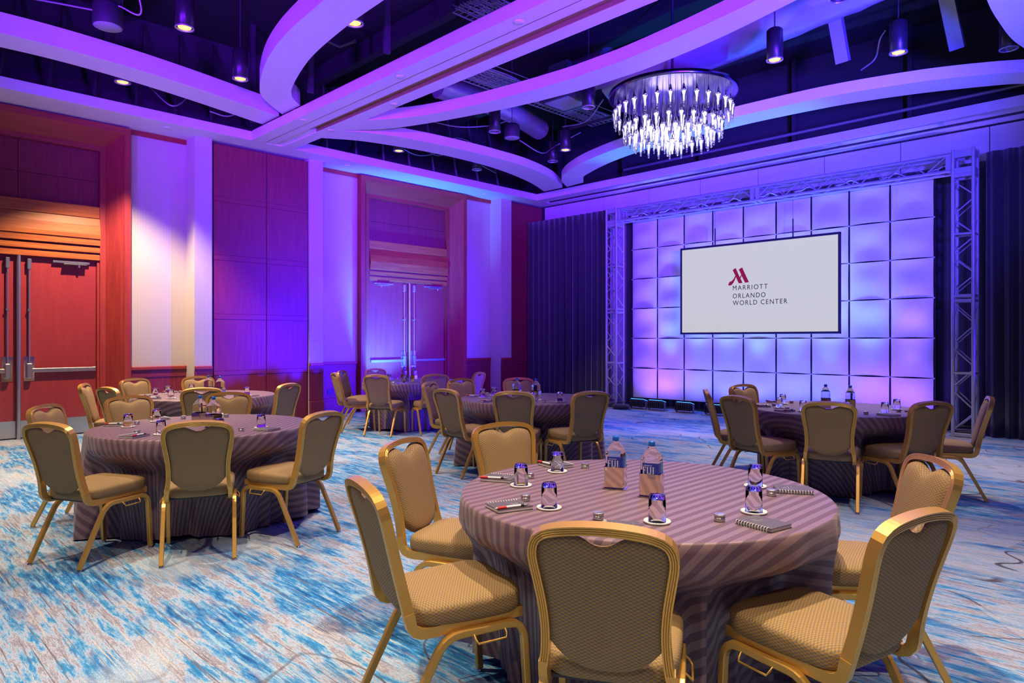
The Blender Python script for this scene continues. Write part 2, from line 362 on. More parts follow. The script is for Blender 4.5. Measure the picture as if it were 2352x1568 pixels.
def door(n, yc, label):
    root = tag(obj('door_%d' % n, None, None, (-12.1, yc, 0)), label, kind='structure')
    X = lambda x: x + 12.1
    prof = [(0, -12.2), (0, -11.77), (.09, -11.77), (.29, -12.03), (.365, -12.03), (.365, -12.2)]
    W, H = 1.40, 4.74
    for sd in (-1, 1):
        r0 = [(X(x), sd * (W - d), 0) for d, x in prof]; r1 = [(X(x), sd * (W - d), H - d) for d, x in prof]
        MB().rings([r0, r1], False).build('frame_side', 'frame_wood', root)
    MB().rings([[(X(x), -(W - d), H - d) for d, x in prof], [(X(x), W - d, H - d) for d, x in prof]], False).build('frame_top', 'frame_wood_h', root)
    for i, (z0, z1, x) in enumerate([(2.672, 2.755, -12.035), (2.785, 2.865, -12.02), (2.895, 3.0, -12.0), (3.0, 3.315, -11.985), (3.322, 3.50, -12.04)]):
        m = MB()
        if i == 3:   # coved board, leaning out towards its foot
            m.rings([[(X(-12.12), y, 3.0), (X(-11.985), y, 3.0), (X(-11.985), y, 3.06), (X(-12.01), y, 3.2), (X(-12.04), y, 3.315), (X(-12.12), y, 3.315)] for y in (-1.034, 1.034)], False)
        else: m.bbox(X(-12.12), X(x), -1.034, 1.034, z0, z1, .004)
        m.build('header_board', 'header_wood', root)
    MB().box(X(-12.12), X(-12.07), -1.034, 1.034, 2.66, 3.5).build('header_backing', 'wood_h', root)
    for (z0, z1) in ((3.504, 3.898), (3.904, 4.372)):
        for (a, b_) in ((-1.032, -.003), (.003, 1.032)): MB().box(X(-12.14), X(-12.1), a, b_, z0, z1).build('transom_panel', 'wood_v', root)
    MB().box(X(-12.2), X(-12.141), -1.04, 1.04, 0, 4.4).build('back_board', 'dark_steel', root)
    for sd in (-1, 1): MB().box(X(-12.14), X(-12.06), *sorted((sd * 1.0, sd * 1.034)), 0, 2.67).build('jamb', 'frame_wood', root)
    MB().cyl((X(-12.055), 0, 0), (X(-12.055), 0, 2.67), .026, 14).build('mullion_post', 'steel', root)
    for sd in (-1, 1):
        lf = MB().box(X(-12.14), X(-12.1), *sorted((sd * .012, sd * .996)), .012, 2.662).build('door_leaf', 'door_wood', root)
        MB().box(X(-12.1), X(-12.097), *sorted((sd * .03, sd * .99)), .018, .265).build('kick_plate', 'steel', lf)
        MB().bbox(X(-12.085), X(-12.045), *sorted((sd * .15, sd * .985)), .965, 1.025, .008).build('push_bar', 'steel', lf)
        MB().bbox(X(-12.1), X(-12.03), *sorted((sd * .095, sd * .165)), .88, 1.10, .012).build('latch_case', 'steel', lf)
        MB().bbox(X(-12.1), X(-12.093), *sorted((sd * .065, sd * .20)), .84, 1.20, .003).build('latch_plate', 'chrome', lf)
        MB().bbox(X(-12.098), X(-12.06), *sorted((sd * .945, sd * .99)), .96, 1.03, .006).build('bar_end_bracket', 'steel', lf)
        rod = MB().cyl((X(-12.065), sd * .13, 1.1), (X(-12.065), sd * .13, 2.5), .011, 8)
        rod.cyl((X(-12.1), sd * .13, 1.88), (X(-12.05), sd * .13, 1.88), .022, 8); rod.build('latch_rod', 'steel', lf)
        MB().bbox(X(-12.1), X(-12.04), sd * .13 - .026, sd * .13 + .026, 2.48, 2.63, .008).build('top_latch', 'steel', lf)
        cl = MB().bbox(X(-12.1), X(-12.05), *sorted((sd * .42, sd * .9)), 2.60, 2.632, .004)
        cl.bbox(X(-12.095), X(-12.0), *sorted((sd * .55, sd * .85)), 2.578, 2.59, .003); cl.cyl((X(-12.02), sd * .75, 2.54), (X(-12.02), sd * .75, 2.59), .016, 8)
        cl.build('door_closer', 'steel', lf)
    return root
door(1, 1.94, 'tall mahogany double door with steel push bars lit warm at far left')
door(2, 8.91, 'tall wooden double door in violet light behind the far table')

# front wall: operable partition panels
YW = 12.68
wf = MB().box(-12.3, 3, YW + .02, YW + .3, 0, 6.6)
wall_front = tag(wf.build('wall_front', 'plenum'), 'pale partition wall behind the stage truss', kind='structure')
xs = [-11.52] + [-10.92 + 1.24 * i for i in range(11)]
for a, b_ in zip(xs, xs[1:]):
    MB().box(a + .006, b_ - .006, YW, YW + .03, .02, 4.735).build('partition_panel', 'partition', wall_front)

# ------------------------------------------------------------------ ceiling: deck, soffits, beam, curved bands
ceiling = tag(MB().box(-12.6, 3, -5, 13.2, 6.6, 6.7).build('ceiling', 'deck'), 'open black ceiling above white soffits and curved bands', kind='structure')
MB().box(-12.3, -12.0, -5, 12.7, ZS + .16, 6.6).build('plenum_wall', 'plenum', ceiling)
MB().box(-12.3, -11.13, -5, 12.7, ZS, ZS + .15).build('soffit_side', 'white', ceiling)
fs = MB(); fs.box(-11.13, 3, 11.97, 12.27, ZS, ZS + .15); fs.box(-11.13, 3, 12.45, 12.7, ZS, ZS + .15); fs.box(-11.13, 3, 12.27, 12.45, ZS + .07, ZS + .15)
fs.build('soffit_front', 'white', ceiling)
MB().box(-11.12, 3, 12.275, 12.30, ZS + .01, ZS + .07).build('track_rail', 'brass', ceiling)
MB().box(-11.12, 3, 12.40, 12.445, ZS + .01, ZS + .07).build('track_rail', 'dark_steel', ceiling)
bm_ = MB(); bm_.box(-11.13, 2, 4.98, 5.20, ZS, ZS + .15); bm_.box(-11.13, 2, 5.22, 5.37, ZS + .004, ZS + .15); bm_.box(-11.13, -9.95, 5.37, 5.53, ZS + .02, ZS + .15)
bm_.box(-11.13, 2, 5.53, 5.74, ZS, ZS + .15); bm_.box(-11.13, 2, 5.0, 5.72, ZS + .11, ZS + .17)
bm_.build('beam', 'white', ceiling)
MB().box(-11.5, 2, 5.202, 5.218, ZS + .002, ZS + .1).build('track_rail', 'brass', ceiling)
gr = MB(); gr.box(-9.94, 2, 5.372, 5.40, ZS + .012, ZS + .1); gr.box(-9.94, 2, 5.40, 5.53, ZS + .06, ZS + .11); gr.box(-9.94, 2, 5.512, 5.53, ZS + .004, ZS + .1)
gr.build('track_channel', 'brass', ceiling)
MX = -10.5
mir = lambda L: L + [(MX - x, y) for x, y in reversed(L[:-1])]
flip = lambda L: [(MX - x, y) for x, y in L]
def band(e1, e2, z0, z1, n=60):
    a = resample(spline([(x, y, 0) for x, y in e1], 10), n); b_ = resample(spline([(x, y, 0) for x, y in e2], 10), n)
    m = MB(); rs = []
    for p, q in zip(a, b_): rs.append([(p.x, p.y, z0), (q.x, q.y, z0), (q.x, q.y, z1), (p.x, p.y, z1)])
    m.rings(rs, False)
    me = m.mesh('curved_band', 'white')
    return obj('curved_band', me, ceiling)
A1 = mir([(-8.92, 5.74), (-8.30, 6.14), (-7.54, 6.40), (-6.655, 6.57), (-5.78, 6.675), (-5.25, 6.69)])
A2 = mir([(-9.60, 5.74), (-9.05, 6.20), (-8.39, 6.49), (-7.55, 6.75), (-6.74, 6.95), (-5.80, 7.085), (-5.25, 7.10)])
band(A1, A2, ZS, ZS + .16, 90)
B1 = [(-9.62, 5.74), (-9.36, 6.2), (-9.17, 6.94), (-9.07, 7.9), (-9.05, 8.6), (-9.10, 9.5), (-9.36, 10.5), (-9.80, 11.36)]
B2 = [(-10.19, 5.74), (-9.86, 6.35), (-9.63, 7.4), (-9.57, 8.4), (-9.66, 9.4), (-9.96, 10.5), (-10.34, 11.36)]
band(B1, B2, ZS + .001, ZS + .16); band(flip(B1), flip(B2), ZS + .001, ZS + .16)
C1 = mir([(-9.67, 11.36), (-9.38, 10.85), (-8.96, 10.46), (-8.41, 10.13), (-7.83, 9.89), (-6.93, 9.66), (-5.9, 9.58), (-5.25, 9.57)])
C2 = mir([(-9.16, 11.30), (-8.90, 10.95), (-8.55, 10.73), (-7.96, 10.45), (-7.45, 10.27), (-6.82, 10.12), (-5.9, 10.03), (-5.25, 10.02)])
band(C1, C2, ZS, ZS + .155, 90)
D1 = [(-10.22, -1.4), (-9.86, .24), (-9.70, 1.38), (-9.70, 2.29), (-9.84, 3.36), (-10.22, 5.02)]
D2 = [(-10.80, -1.4), (-10.42, .05), (-10.18, 1.45), (-10.19, 2.4), (-10.40, 3.56), (-10.80, 5.02)]
band(D1, D2, ZS + .2, ZS + .44)
E1 = mir([(-10.11, 5.02), (-9.66, 4.52), (-9.28, 4.27), (-8.37, 3.93), (-7.46, 3.73), (-6.37, 3.63), (-5.25, 3.60)])
E2 = mir([(-9.54, 5.02), (-9.25, 4.74), (-8.79, 4.53), (-7.82, 4.26), (-6.79, 4.12), (-5.93, 4.07), (-5.25, 4.06)])
band(E1, E2, ZS + .2, ZS + .44, 90)
# low relief discs (smoke heads, sprinkler covers) in the soffits
for x, y in ((-9.55, 5.08), (-7.1, 5.10), (-5.0, 5.10), (-8.0, 5.64), (-9.7, 5.64), (-11.4, 3.75), (-11.45, 7.0), (-11.5, 10.6), (-4.5, 12.1)):
    MB().lathe([(.0, -.012), (.045, -.012), (.06, -.004), (.06, .0)], 20, (x, y, ZS)).build('sprinkler_cover', 'white', ceiling)

# ------------------------------------------------------------------ stage: drapes, truss, stretch panels, screen, LED bars
def drape(name, x0, x1, y, z0, z1, lam, amp, mat, seed, label=None, flare=0):
    rnd = random.Random(seed); m = MB(); nx = max(24, int((x1 - x0) / .016)); nz = 14
    ph = [rnd.uniform(0, 6.28) for _ in range(6)]
    vs, fs = [], []
    for k in range(nz + 1):
        t = k / nz; z = z1 + (z0 - z1) * t
        for i in range(nx + 1):
            s = (x1 - x0) * i / nx
            w = 2 * PI * s / lam + 1.4 * math.sin(s * 1.7 + ph[0]) + .9 * math.sin(s * 4.1 + ph[1]) + .35 * t * math.sin(s * 2.3 + ph[2])
            a = amp * (.45 + .75 * t ** .7) * (.75 + .35 * math.sin(s * 2.9 + ph[3]))
            yy = y - a * math.sin(w) - .25 * a * math.sin(2.7 * w + ph[4]) - flare * max(0, t - .93) * 8 * (.5 + .5 * math.sin(w * .7))
            vs.append((x0 + s + .012 * t * math.sin(w * .5 + ph[5]), yy, z))
    for k in range(nz):
        for i in range(nx): a = k * (nx + 1) + i; fs.append((a, a + 1, a + nx + 2, a + nx + 1))
    m.add(vs, fs, True)
    o = m.build(name, mat)
    sd = o.modifiers.new('thickness', 'SOLIDIFY'); sd.thickness = .006
    return o
tag(drape('stage_drape', -11.42, -8.98, 12.0, .012, 4.27, .17, .045, 'velvet', 3, flare=.05), 'black pleated drape hanging left of the stage truss', 'drape', 'black stage drapes')
tag(drape('stage_drape', -2.2, 1.6, 12.2, .012, 4.24, .19, .055, 'velvet', 5, flare=.05), 'black pleated drape hanging right of the stage truss', 'drape', 'black stage drapes')
tag(drape('stage_drape', -8.98, -2.22, 12.60, .012, 4.2, .22, .028, 'velvet_in', 8), 'dark backing drape behind the white stretch panels', 'drape', 'black stage drapes')

truss = thing('stage_truss', 'dark box truss goal post frame around the white panel wall', 'truss', (0, 0, 0))
CH = .0254
chord_me = {}
def chord(p, q, parent, r=CH, nm='chord', n=10):
    p, q = Vector(p), Vector(q); L = (q - p).length; key = (round(L, 3), r, n)
    if key not in chord_me: chord_me[key] = MB().cyl((0, 0, 0), (0, 0, L), r, n).mesh(nm, 'truss')
    o = obj(nm, chord_me[key], parent); o.location = p; o.rotation_euler = (q - p).to_track_quat('Z', 'Y').to_euler(); return o
def tower(xa, xb, y0, y1):
    xs_, ys_ = (xa, xb), (y0, y1); H = 4.22
    t = obj('tower', None, truss)
    def ring(z, h, d=.028):
        m = MB()
        for y in ys_: m.bbox(xa, xb, y - d / 2, y + d / 2, z - h / 2, z + h / 2, .004)
        for x in xs_: m.bbox(x - d / 2, x + d / 2, y0, y1, z - h / 2, z + h / 2, .004)
        m.build('coupler_frame', 'truss', t)
    for z, h in ((.045, .05), (.95, .03), (2.02, .045), (2.09, .045), (3.0, .03), (3.86, .05), (3.93, .09), (4.18, .11)): ring(z, h)
    for x in xs_:
        for y in ys_: chord((x, y, .012), (x, y, H + .03), t)
    def brace_run(za, zb, n):
        st = (zb - za) / n
        for k in range(n):
            for j, y in enumerate(ys_):
                s = k % 2; chord((xs_[s], y, za + k * st + .03), (xs_[1 - s], y, za + (k + 1) * st - .03), t, .0095, 'brace', 6)
            for j, x in enumerate(xs_):
                s = (k + 1) % 2; chord((x, ys_[s], za + k * st + .03), (x, ys_[1 - s], za + (k + 1) * st - .03), t, .0095, 'brace', 6)
    brace_run(.08, 1.99, 6); brace_run(2.12, 3.82, 6)
    cx_, cy_ = (xa + xb) / 2, (y0 + y1) / 2
    MB().bbox(cx_ - .21, cx_ + .21, cy_ - .30, cy_ + .17, 0, .012, .003).build('base_plate', 'truss', truss)
    return t
TX0, TX1, TX2, TX3, TY0, TY1 = -8.90, -8.645, -2.53, -2.275, 11.76, 12.015
tower(TX0, TX1, TY0, TY1); tower(TX2, TX3, TY0, TY1)
cb = obj('crossbeam', None, truss)
for x in (TX1 + .06, -5.64, -5.54, TX2 - .06):
    m = MB()
    for y in (TY0, TY1): m.bbox(x - .035, x + .035, y - .016, y + .016, 3.925, 4.205, .003)
    for z in (3.945, 4.185): m.bbox(x - .03, x + .03, TY0, TY1, z - .016, z + .016, .003)
    m.build('coupler_frame', 'truss', cb)
for y in (TY0, TY1):
    for z in (3.945, 4.185): chord((TX1 + .03, y, z), (TX2 - .03, y, z), cb)
nb = 22; st = (TX2 - TX1 - .16) / nb
for k in range(nb):
    a = TX1 + .08 + k * st
    for j, y in enumerate((TY0, TY1)):
        s = k % 2; za, zb = (3.95, 4.18) if s else (4.18, 3.95)
        chord((a, y, za), (a + st, y, zb), cb, .0095, 'brace', 6)
    for z in (3.945, 4.185):
        s = k % 2; chord((a, (TY0, TY1)[s], z), (a + st, (TY1, TY0)[s], z), cb, .0095, 'brace', 6)
chord((-8.74, 12.33, 4.02), (-2.9, 12.33, 4.02), truss, .024, 'panel_pipe')
# clamps and cable bunches lying in the crossbeam
for k in range(9):
    x = -8.3 + .68 * k
    c = MB().tube([(x, 11.80, 4.00), (x + .1, 11.9, 4.03), (x + .22, 11.86, 4.07), (x + .33, 11.95, 4.01), (x + .2, 11.93, 3.99)], .016, 6)
    c.bbox(x - .03, x + .05, 11.93, 12.34, 3.985, 4.035, .006); c.build('pipe_clamp', 'grey_steel', truss)

# white stretch panels, 9 x 6
bd = thing('panel_backdrop', 'wall of white square stretch panels glowing blue and violet behind the screen', 'backdrop', (-5.825, 12.45, 0))
PW = .6433; Z0 = .185
def panel_mesh(seed):
    rnd = random.Random(seed); n = 14; b1 = rnd.uniform(.022, .05); w = PW / 2 - .004
    m = MB(); fr, bk = [], []
    for j in range(n + 1):
        for i in range(n + 1):
            u, v = -1 + 2 * i / n, -1 + 2 * j / n
            px = (w - .009) * u * (1 - .012 * (1 - v * v)); pz = w * v * (1 - .022 * (1 - u * u) )
            d = b1 * (1 - u * u) ** .6 * (.55 + .45 * abs(v) ** 2) + .02 * (1 - u * u) * math.cos(v * 3 + seed)
            fr.append((px, -d - .004, pz)); bk.append((px, -d + .004, pz))
    q = [(j * (n + 1) + i, j * (n + 1) + i + 1, (j + 1) * (n + 1) + i + 1, (j + 1) * (n + 1) + i) for j in range(n) for i in range(n)]
    m.add(fr, q, True); m.add(bk, [tuple(reversed(f)) for f in q], True)
    e = [i for i in range(n)] ; N1 = n + 1; ring = [i for i in range(N1)] + [j * N1 + n for j in range(1, N1)] + [n * N1 + i for i in range(n - 1, -1, -1)] + [j * N1 for j in range(n - 1, 0, -1)]
    off = len(fr); L = len(ring)
    m.add(fr + bk, [(ring[k], ring[(k + 1) % L], off + ring[(k + 1) % L], off + ring[k]) for k in range(L)])
    return m.mesh('stretch_panel', 'lycra')
pms = [panel_mesh(s) for s in range(7)]
clip_me = MB().lathe([(0, -.02), (.012, -.02), (.012, 0), (0, 0)], 8).mesh('panel_clip', 'clip')
for i in range(9):
    for j in range(6):
        obj('stretch_panel', random.choice(pms), bd, ((i - 4) * PW, 0, Z0 + PW * (j + .5)))
for i in range(10):
    MB().cyl(((i - 4.5) * PW, .03, .02), ((i - 4.5) * PW, .03, 4.0), .012, 6).build('panel_pole', 'dark_steel', bd)
    for j in range(1, 6):
        c = obj('panel_clip', clip_me, bd, ((i - 4.5) * PW, -.015, Z0 + PW * j)); c.rotation_euler = (R_(90), 0, 0)
bl = MB().bbox(-2.95, 2.95, .02, .08, 0, .03, .004); bl.build('base_rail', 'dark_steel', bd)

# projection screen with logo
SY = 12.05
scr = thing('projection_screen', 'framed grey projection screen showing a red and black logo', 'screen', (-5.743, SY, 1.545))
W2, H2 = 1.526, 1.717
MB().box(-W2 + .03, W2 - .03, -.012, .012, .03, H2 - .03).build('screen_surface', 'screen', scr)
f = MB()
for a in ((-W2, W2, 0, .04), (-W2, W2, H2 - .04, H2)): f.bbox(a[0], a[1], -.03, .03, a[2], a[3], .004)
for a in ((-W2, -W2 + .035), (W2 - .035, W2)): f.bbox(a[0], a[1], -.029, .029, 0, H2, .004)
f.build('border_frame', 'screen_frame', scr)
for x in (-.78, .72):
    MB().tube([(x, 0, H2 - .01), (x, 0, H2 + .32)], .012, 6).build('hanging_strap', 'black_plastic', scr)
    MB().tube([(x, 0, H2 + .3), (x, 0, 3.93 - 1.545)], .005, 6).build('hanging_cable', 'grey_steel', scr)
def poly(pts, mat, name, parent, y=-.0145, t=.0025):
    bm = bmesh.new(); vv = [bm.verts.new((x, y, z)) for x, z in pts]; fc = bm.faces.new(vv)
    r = bmesh.ops.extrude_face_region(bm, geom=[fc])
    for v in r['geom']:
        if isinstance(v, bmesh.types.BMVert): v.co.y += t
    bmesh.ops.triangulate(bm, faces=[x for x in bm.faces if len(x.verts) > 4])
    return MB().bm(bm).build(name, mat, parent)
# logo outline measured on the screen: local metres from the screen's lower middle edge
def lp(px, py):  # picture crop units of the logo -> metres on the screen
    return (-.507 + (px - 175) * .000671, 1.246 - (py - 185) * .000613)
for pts in ([(315, 240), (405, 190), (525, 480), (570, 405), (497, 240), (595, 185), (795, 650), (680, 655), (580, 440), (548, 515), (607, 660), (497, 665), (410, 465), (380, 550), (340, 630), (290, 695), (235, 717), (175, 700), (222, 600), (265, 592), (310, 560), (355, 500), (395, 425)],):
    poly([lp(a, b_) for a, b_ in pts], 'logo_red', 'logo_mark', scr)
def text(body, name, parent, mat, size, loc, rot=(R_(90), 0, 0), width=None, ext=.0008, bold=0, spacing=1.0):
    cu = bpy.data.curves.new(name, 'FONT'); cu.body = body; cu.size = size; cu.extrude = ext; cu.offset = bold; cu.space_character = spacing
    o = bpy.data.objects.new(name, cu); COL.objects.link(o)
    dg = bpy.context.evaluated_depsgraph_get(); me = bpy.data.meshes.new_from_object(o.evaluated_get(dg)); bpy.data.objects.remove(o)
    me.materials.clear(); me.materials.append(M[mat])
    xs2 = [v.co.x for v in me.vertices]; w = max(xs2) - min(xs2)
    r = obj(name, me, parent, loc); r.rotation_euler = rot
    for v in me.vertices: v.co.x = (v.co.x - min(xs2)) * ((width / w) if width else 1)
    return r
tx = -6.153 + 5.743
text('MARRIOTT', 'logo_lettering', scr, 'logo_black', .125, (tx, -.0135, 2.372 - 1.545), width=.675, bold=.0, spacing=1.25)
text('ORLANDO', 'logo_lettering', scr, 'logo_black', .125, (tx, -.0135, 2.221 - 1.545), width=.635, spacing=1.25)
text('WORLD CENTER', 'logo_lettering', scr, 'logo_black', .125, (tx, -.0135, 2.09 - 1.545), width=1.035, spacing=1.25)

# LED flood bars on the floor
ledmap = ['first', 'second', 'third', 'fourth', 'fifth', 'sixth', 'seventh', 'eighth', 'ninth']
led_proto = None
for i in range(9):
    x = -5.825 + (i - 4) * PW + (0.0 if i else .2); y = 11.93
    lab = '%s black LED flood light from the left along the stage panel foot' % ledmap[i]
    if led_proto is None:
        t = thing('led_flood_light', lab, 'stage light', (x, y, 0), 0, 'LED flood lights lighting the panels')
        bdm = MB()
        bdm.rings([[(-.17, -.10, .05), (-.17, .08, .05), (-.17, .11, .16), (-.17, -.07, .21)], [(.17, -.10, .05), (.17, .08, .05), (.17, .11, .16), (.17, -.07, .21)]], False)
        for k in range(7): bdm.box(-.15 + k * .048, -.14 + k * .048, -.115, -.09, .06, .18)
        bdm.build('housing', 'led_body', t)
        MB().rings([[(-.155, -.055, .2135), (.155, -.055, .2135), (.155, .10, .1715), (-.155, .10, .1715)], [(-.155, -.053, .2175), (.155, -.053, .2175), (.155, .101, .1755), (-.155, .101, .1755)]], False).build('lens_array', 'led_face', t)
        fr = MB().bbox(-.2, .2, -.14, .12, 0, .014, .003)
        for s in (-1, 1): fr.bbox(s * .185 - .008, s * .185 + .008, -.03, .03, .01, .16, .003)
        fr.build('floor_bracket', 'grey_steel', t)
        led_proto = t
    else:
        t = copy_tree(led_proto); t.location = (x, y, 0); t['label'] = lab
    fc_ = (.10, .10, 1.0) if i not in (0, 1, 7, 8) else (.19, .06, 1.0)
    lamp('SPOT', 'led_flood_lamp', (x, y, .26), 52, fc_, (x, 12.5, 1.0), .12, 130, .8)
    lamp('SPOT', 'led_flood_lamp', (x, y, .26), 800, (.04, .13, 1.0) if i not in (0, 8) else (.12, .06, 1.0), (x, 12.47, 3.4), .12, 40, 1.0)
    if i in (2, 4, 6): lamp('SPOT', 'added_band_spot', (x, y - .05, .28), 1500, (.0, .20, 1.0), (x, 10.05, 4.8), .1, 26, 1.0)  # extra spots added to put blue light under the far curved band
t = thing('led_uplight', 'black LED uplight on the floor behind the far table', 'stage light', (-11.25, 7.95, 0))
MB().lathe([(0, .03), (.085, .03), (.09, .05), (.09, .19), (.082, .20), (.08, .175), (0, .175)], 20).build('housing', 'led_body', t)
MB().lathe([(0, .176), (.079, .176), (.079, .182), (0, .182)], 20).build('lens', 'led_face', t)
MB().bbox(-.1, .1, -.05, .05, 0, .032, .004).build('stand', 'led_body', t)
lamp('SPOT', 'led_uplight_lamp', (-11.25, 7.95, .23), 2600, (.02, .27, 1.0), (-12.0, 8.35, 1.7), .08, 78, .9)
# sandbags on the truss bases
def sandbag(x, y, rz, lab):
    rs = []
    for k in range(9):
        u = -1 + k / 4; s = math.sqrt(max(.02, 1 - abs(u) ** 3.5)); rs.append([(.2 * u, .11 * s * math.cos(a), .058 + .055 * s * math.sin(a)) for a in [2 * PI * i / 12 for i in range(12)]])
    t = thing('sandbag', lab, 'sandbag', (x, y, .013 if x < -8.6 or x > -3 else .001), rz, 'sandbags weighing down the truss')
    MB().rings(rs).build('bag', 'velvet', t); MB().tube([(-.1, 0, .112), (-.06, 0, .15), (.06, 0, .15), (.1, 0, .112)], .009, 6).build('handle', 'black_plastic', t)
sandbag(-8.42, 11.62, R_(12), 'black sandbag beside the left truss tower foot')
sandbag(-8.77, 11.89, R_(80), 'black sandbag inside the left truss tower foot')
sandbag(-2.40, 11.89, R_(10), 'black sandbag inside the right truss tower foot')

# ------------------------------------------------------------------ chandelier
chx, chy = -5.42, 8.75
ch = thing('chandelier', 'round chandelier of glowing glass drops under a mirrored disc', 'chandelier', (chx, chy, 0))
MB().lathe([(0, 5.0), (.9, 5.0), (.925, 5.005), (.925, 5.065), (.9, 5.07), (0, 5.07)], 64).build('ceiling_disc', 'mirror', ch)
MB().cyl((0, 0, 5.07), (0, 0, 6.6), .02, 8).build('stem', 'dark_steel', ch)
cr_me = MB().lathe([(.002, -.215), (.012, -.21), (.017, -.197), (.012, -.182), (.016, -.172), (.022, -.13), (.020, -.115), (.030, -.06), (.036, -.02), (.036, -.004), (.030, 0), (.0, 0)], 12).mesh('crystal_drop', 'crystal')
core_me = MB().lathe([(.0, -.15), (.006, -.145), (.009, -.06), (.016, -.012), (0, -.006)], 8).mesh('light_core', 'core')
def pend_mesh(L): return MB().cyl((0, 0, 0), (0, 0, -L + .09), .0045, 6).lathe([(.0, -L + .095), (.012, -L + .09), (.022, -L + .03), (.034, -L), (0, -L)], 12).mesh('pendant_cap', 'chrome')
cache = {}
rings_ = [(.84, 30), (.70, 26), (.55, 20), (.40, 14), (.24, 9), (.08, 3)]
for ri, (rr, n) in enumerate(rings_):
    for k in range(n):
        a = 2 * PI * (k + .5 * (ri % 2)) / n
        L = round(.30 + .16 * ((k * 3 + ri) % 3 - 1) * (1 if ri < 2 else .6) + .16 * (1 - rr / .84) + (.06 if ri == 0 else .1), 2)
        if L not in cache: cache[L] = pend_mesh(L)
        p = obj('pendant', cache[L], ch, (rr * math.cos(a), rr * math.sin(a), 5.0))
        obj('crystal_drop', cr_me, p, (0, 0, -L)); obj('light_core', core_me, p, (0, 0, -L))
lamp('POINT', 'chandelier_lamp', (chx, chy, 4.45), 40, (.75, .7, 1.0), None, .5)

# ------------------------------------------------------------------ ceiling plenum: downlights, speakers, ducts, trays, pipes
dl_parts = None
def downlight(x, y, lit, lab, power=0, cone=70, z=5.0, aim=None, color=WARM):
    global dl_parts
    if dl_parts is None:
        can = MB().lathe([(.0, .40), (.075, .40), (.10, .375), (.10, .004), (.092, .0), (.088, .06), (.0, .06)], 24).mesh('can', 'can')
        ring = MB().lathe([(.088, .012), (.088, -.002), (.104, -.002), (.104, .012), (.088, .012)], 24).mesh('trim_ring', 'canring')
        l1 = MB().lathe([(0, .008), (.07, .008), (.072, .03), (0, .03)], 20).mesh('lens', 'lens'); l0 = MB().lathe([(0, .03), (.085, .012), (.085, .04), (0, .05)], 20).mesh('reflector', 'lens_off')
        stem = MB().cyl((0, 0, .39), (0, 0, 1.6), .009, 6).mesh('hanger_rod', 'dark_steel')
        dl_parts = (can, ring, l1, l0, stem)
    t = thing('downlight', lab, 'downlight', (x, y, z), 0, 'cylinder downlights hung in the open ceiling')
    obj('can', dl_parts[0], t); obj('trim_ring', dl_parts[1], t); obj('lens' if lit else 'reflector', dl_parts[2 if lit else 3], t); obj('hanger_rod', dl_parts[4], t)
    if power: lamp('SPOT', 'down_beam', (x, y, z - .02), power, color, aim or (x, y, 0), .06, cone, .45)
DL = [(-8.16, 2.87, 1, 'lit cylinder downlight at top left beside the round ceiling speaker', 800), (-9.22, 3.97, 1, 'lit cylinder downlight left of where two curved bands nearly meet', 700),
      (-10.49, 2.87, 1, 'lit downlight between the left wall soffit and its curved band', 2600), (-6.69, 4.18, 1, 'lit downlight half hidden by the curved band beside the beam', 800),
      (-3.78, 8.51, 1, 'lit cylinder downlight right of the chandelier', 900), (-2.60, 9.38, 1, 'lit cylinder downlight between two slanted steel struts at top right', 800),
      (-1.61, 10.21, 0, 'unlit cylinder downlight at the far top right', 0), (-6.57, 8.23, 0, 'unlit cylinder downlight just left of the chandelier', 0),
      (-8.48, 8.06, 0, 'unlit cylinder downlight beside the far hanging speaker', 0), (-8.36, 9.78, 1, 'small lit cylinder downlight left of the chandelier above the far band', 500),
      (-9.07, 10.22, 0, 'small unlit cylinder downlight where the two far bands meet', 0), (-10.62, 7.6, 1, 'dim downlight over the far wall recess left of the second door', 90),
      (-10.64, 9.6, 0, 'unlit downlight over the second door in the cable filled gap', 0), (-2.62, 7.46, 0, 'downlight cut by the top edge at the big duct', 0)]
for x, y, l, lab, p in DL: downlight(x, y, l, lab, p * .55, 96 if x == -10.49 else 70, color=(1, .72, .42) if x == -10.49 else WARM)
# more of the same downlights; last two are wide fills added for chair backs
EX = [(-1.7, 2.9, 850), (-5.2, 2.6, 380), (-3.6, .6, 520), (-6.2, .2, 480), (-.4, 1.0, 420), (-4.6, 5.2, 300), (-2.2, 6.2, 480), (-.3, 4.2, 420), (1.6, -1.6, 230), (-3.4, -2.4, 230)]
for i, (x, y, p) in enumerate(EX):
    lamp('SPOT', 'down_beam', (x, y, 5.0), p, WARM, (x, y, 0), .06, 78 if y > -1 else 125, .6)

def speaker(x, y, r, h, z, lab):
    t = thing('ceiling_speaker', lab, 'speaker', (x, y, z), 0, 'round hanging speakers')
    MB().lathe([(0, h), (r * .8, h), (r * .98, h - .03), (r, 0.01), (r * .97, 0), (0, .004)], 28).build('housing', 'speaker', t)
    MB().lathe([(0, -.012), (r * .85, -.008), (r * .96, .001), (0, .003)], 28).build('grille', 'grille', t)
    MB().cyl((0, 0, h), (0, 0, 6.59 - z), .006, 6).build('hanger_cable', 'dark_steel', t)
speaker(-8.74, 2.24, .155, .26, 5.0, 'round black speaker hanging at top left')
speaker(-8.52, 8.52, .14, .24, 5.0, 'round speaker hanging among cables left of the chandelier')

def tubething(name, path, r, mat, lab, cat, n=10, group=None, sm=8):
    p = spline(path, sm) if sm else path
    return tag(MB().tube(p, r, n).build(name, mat), lab, cat, group)
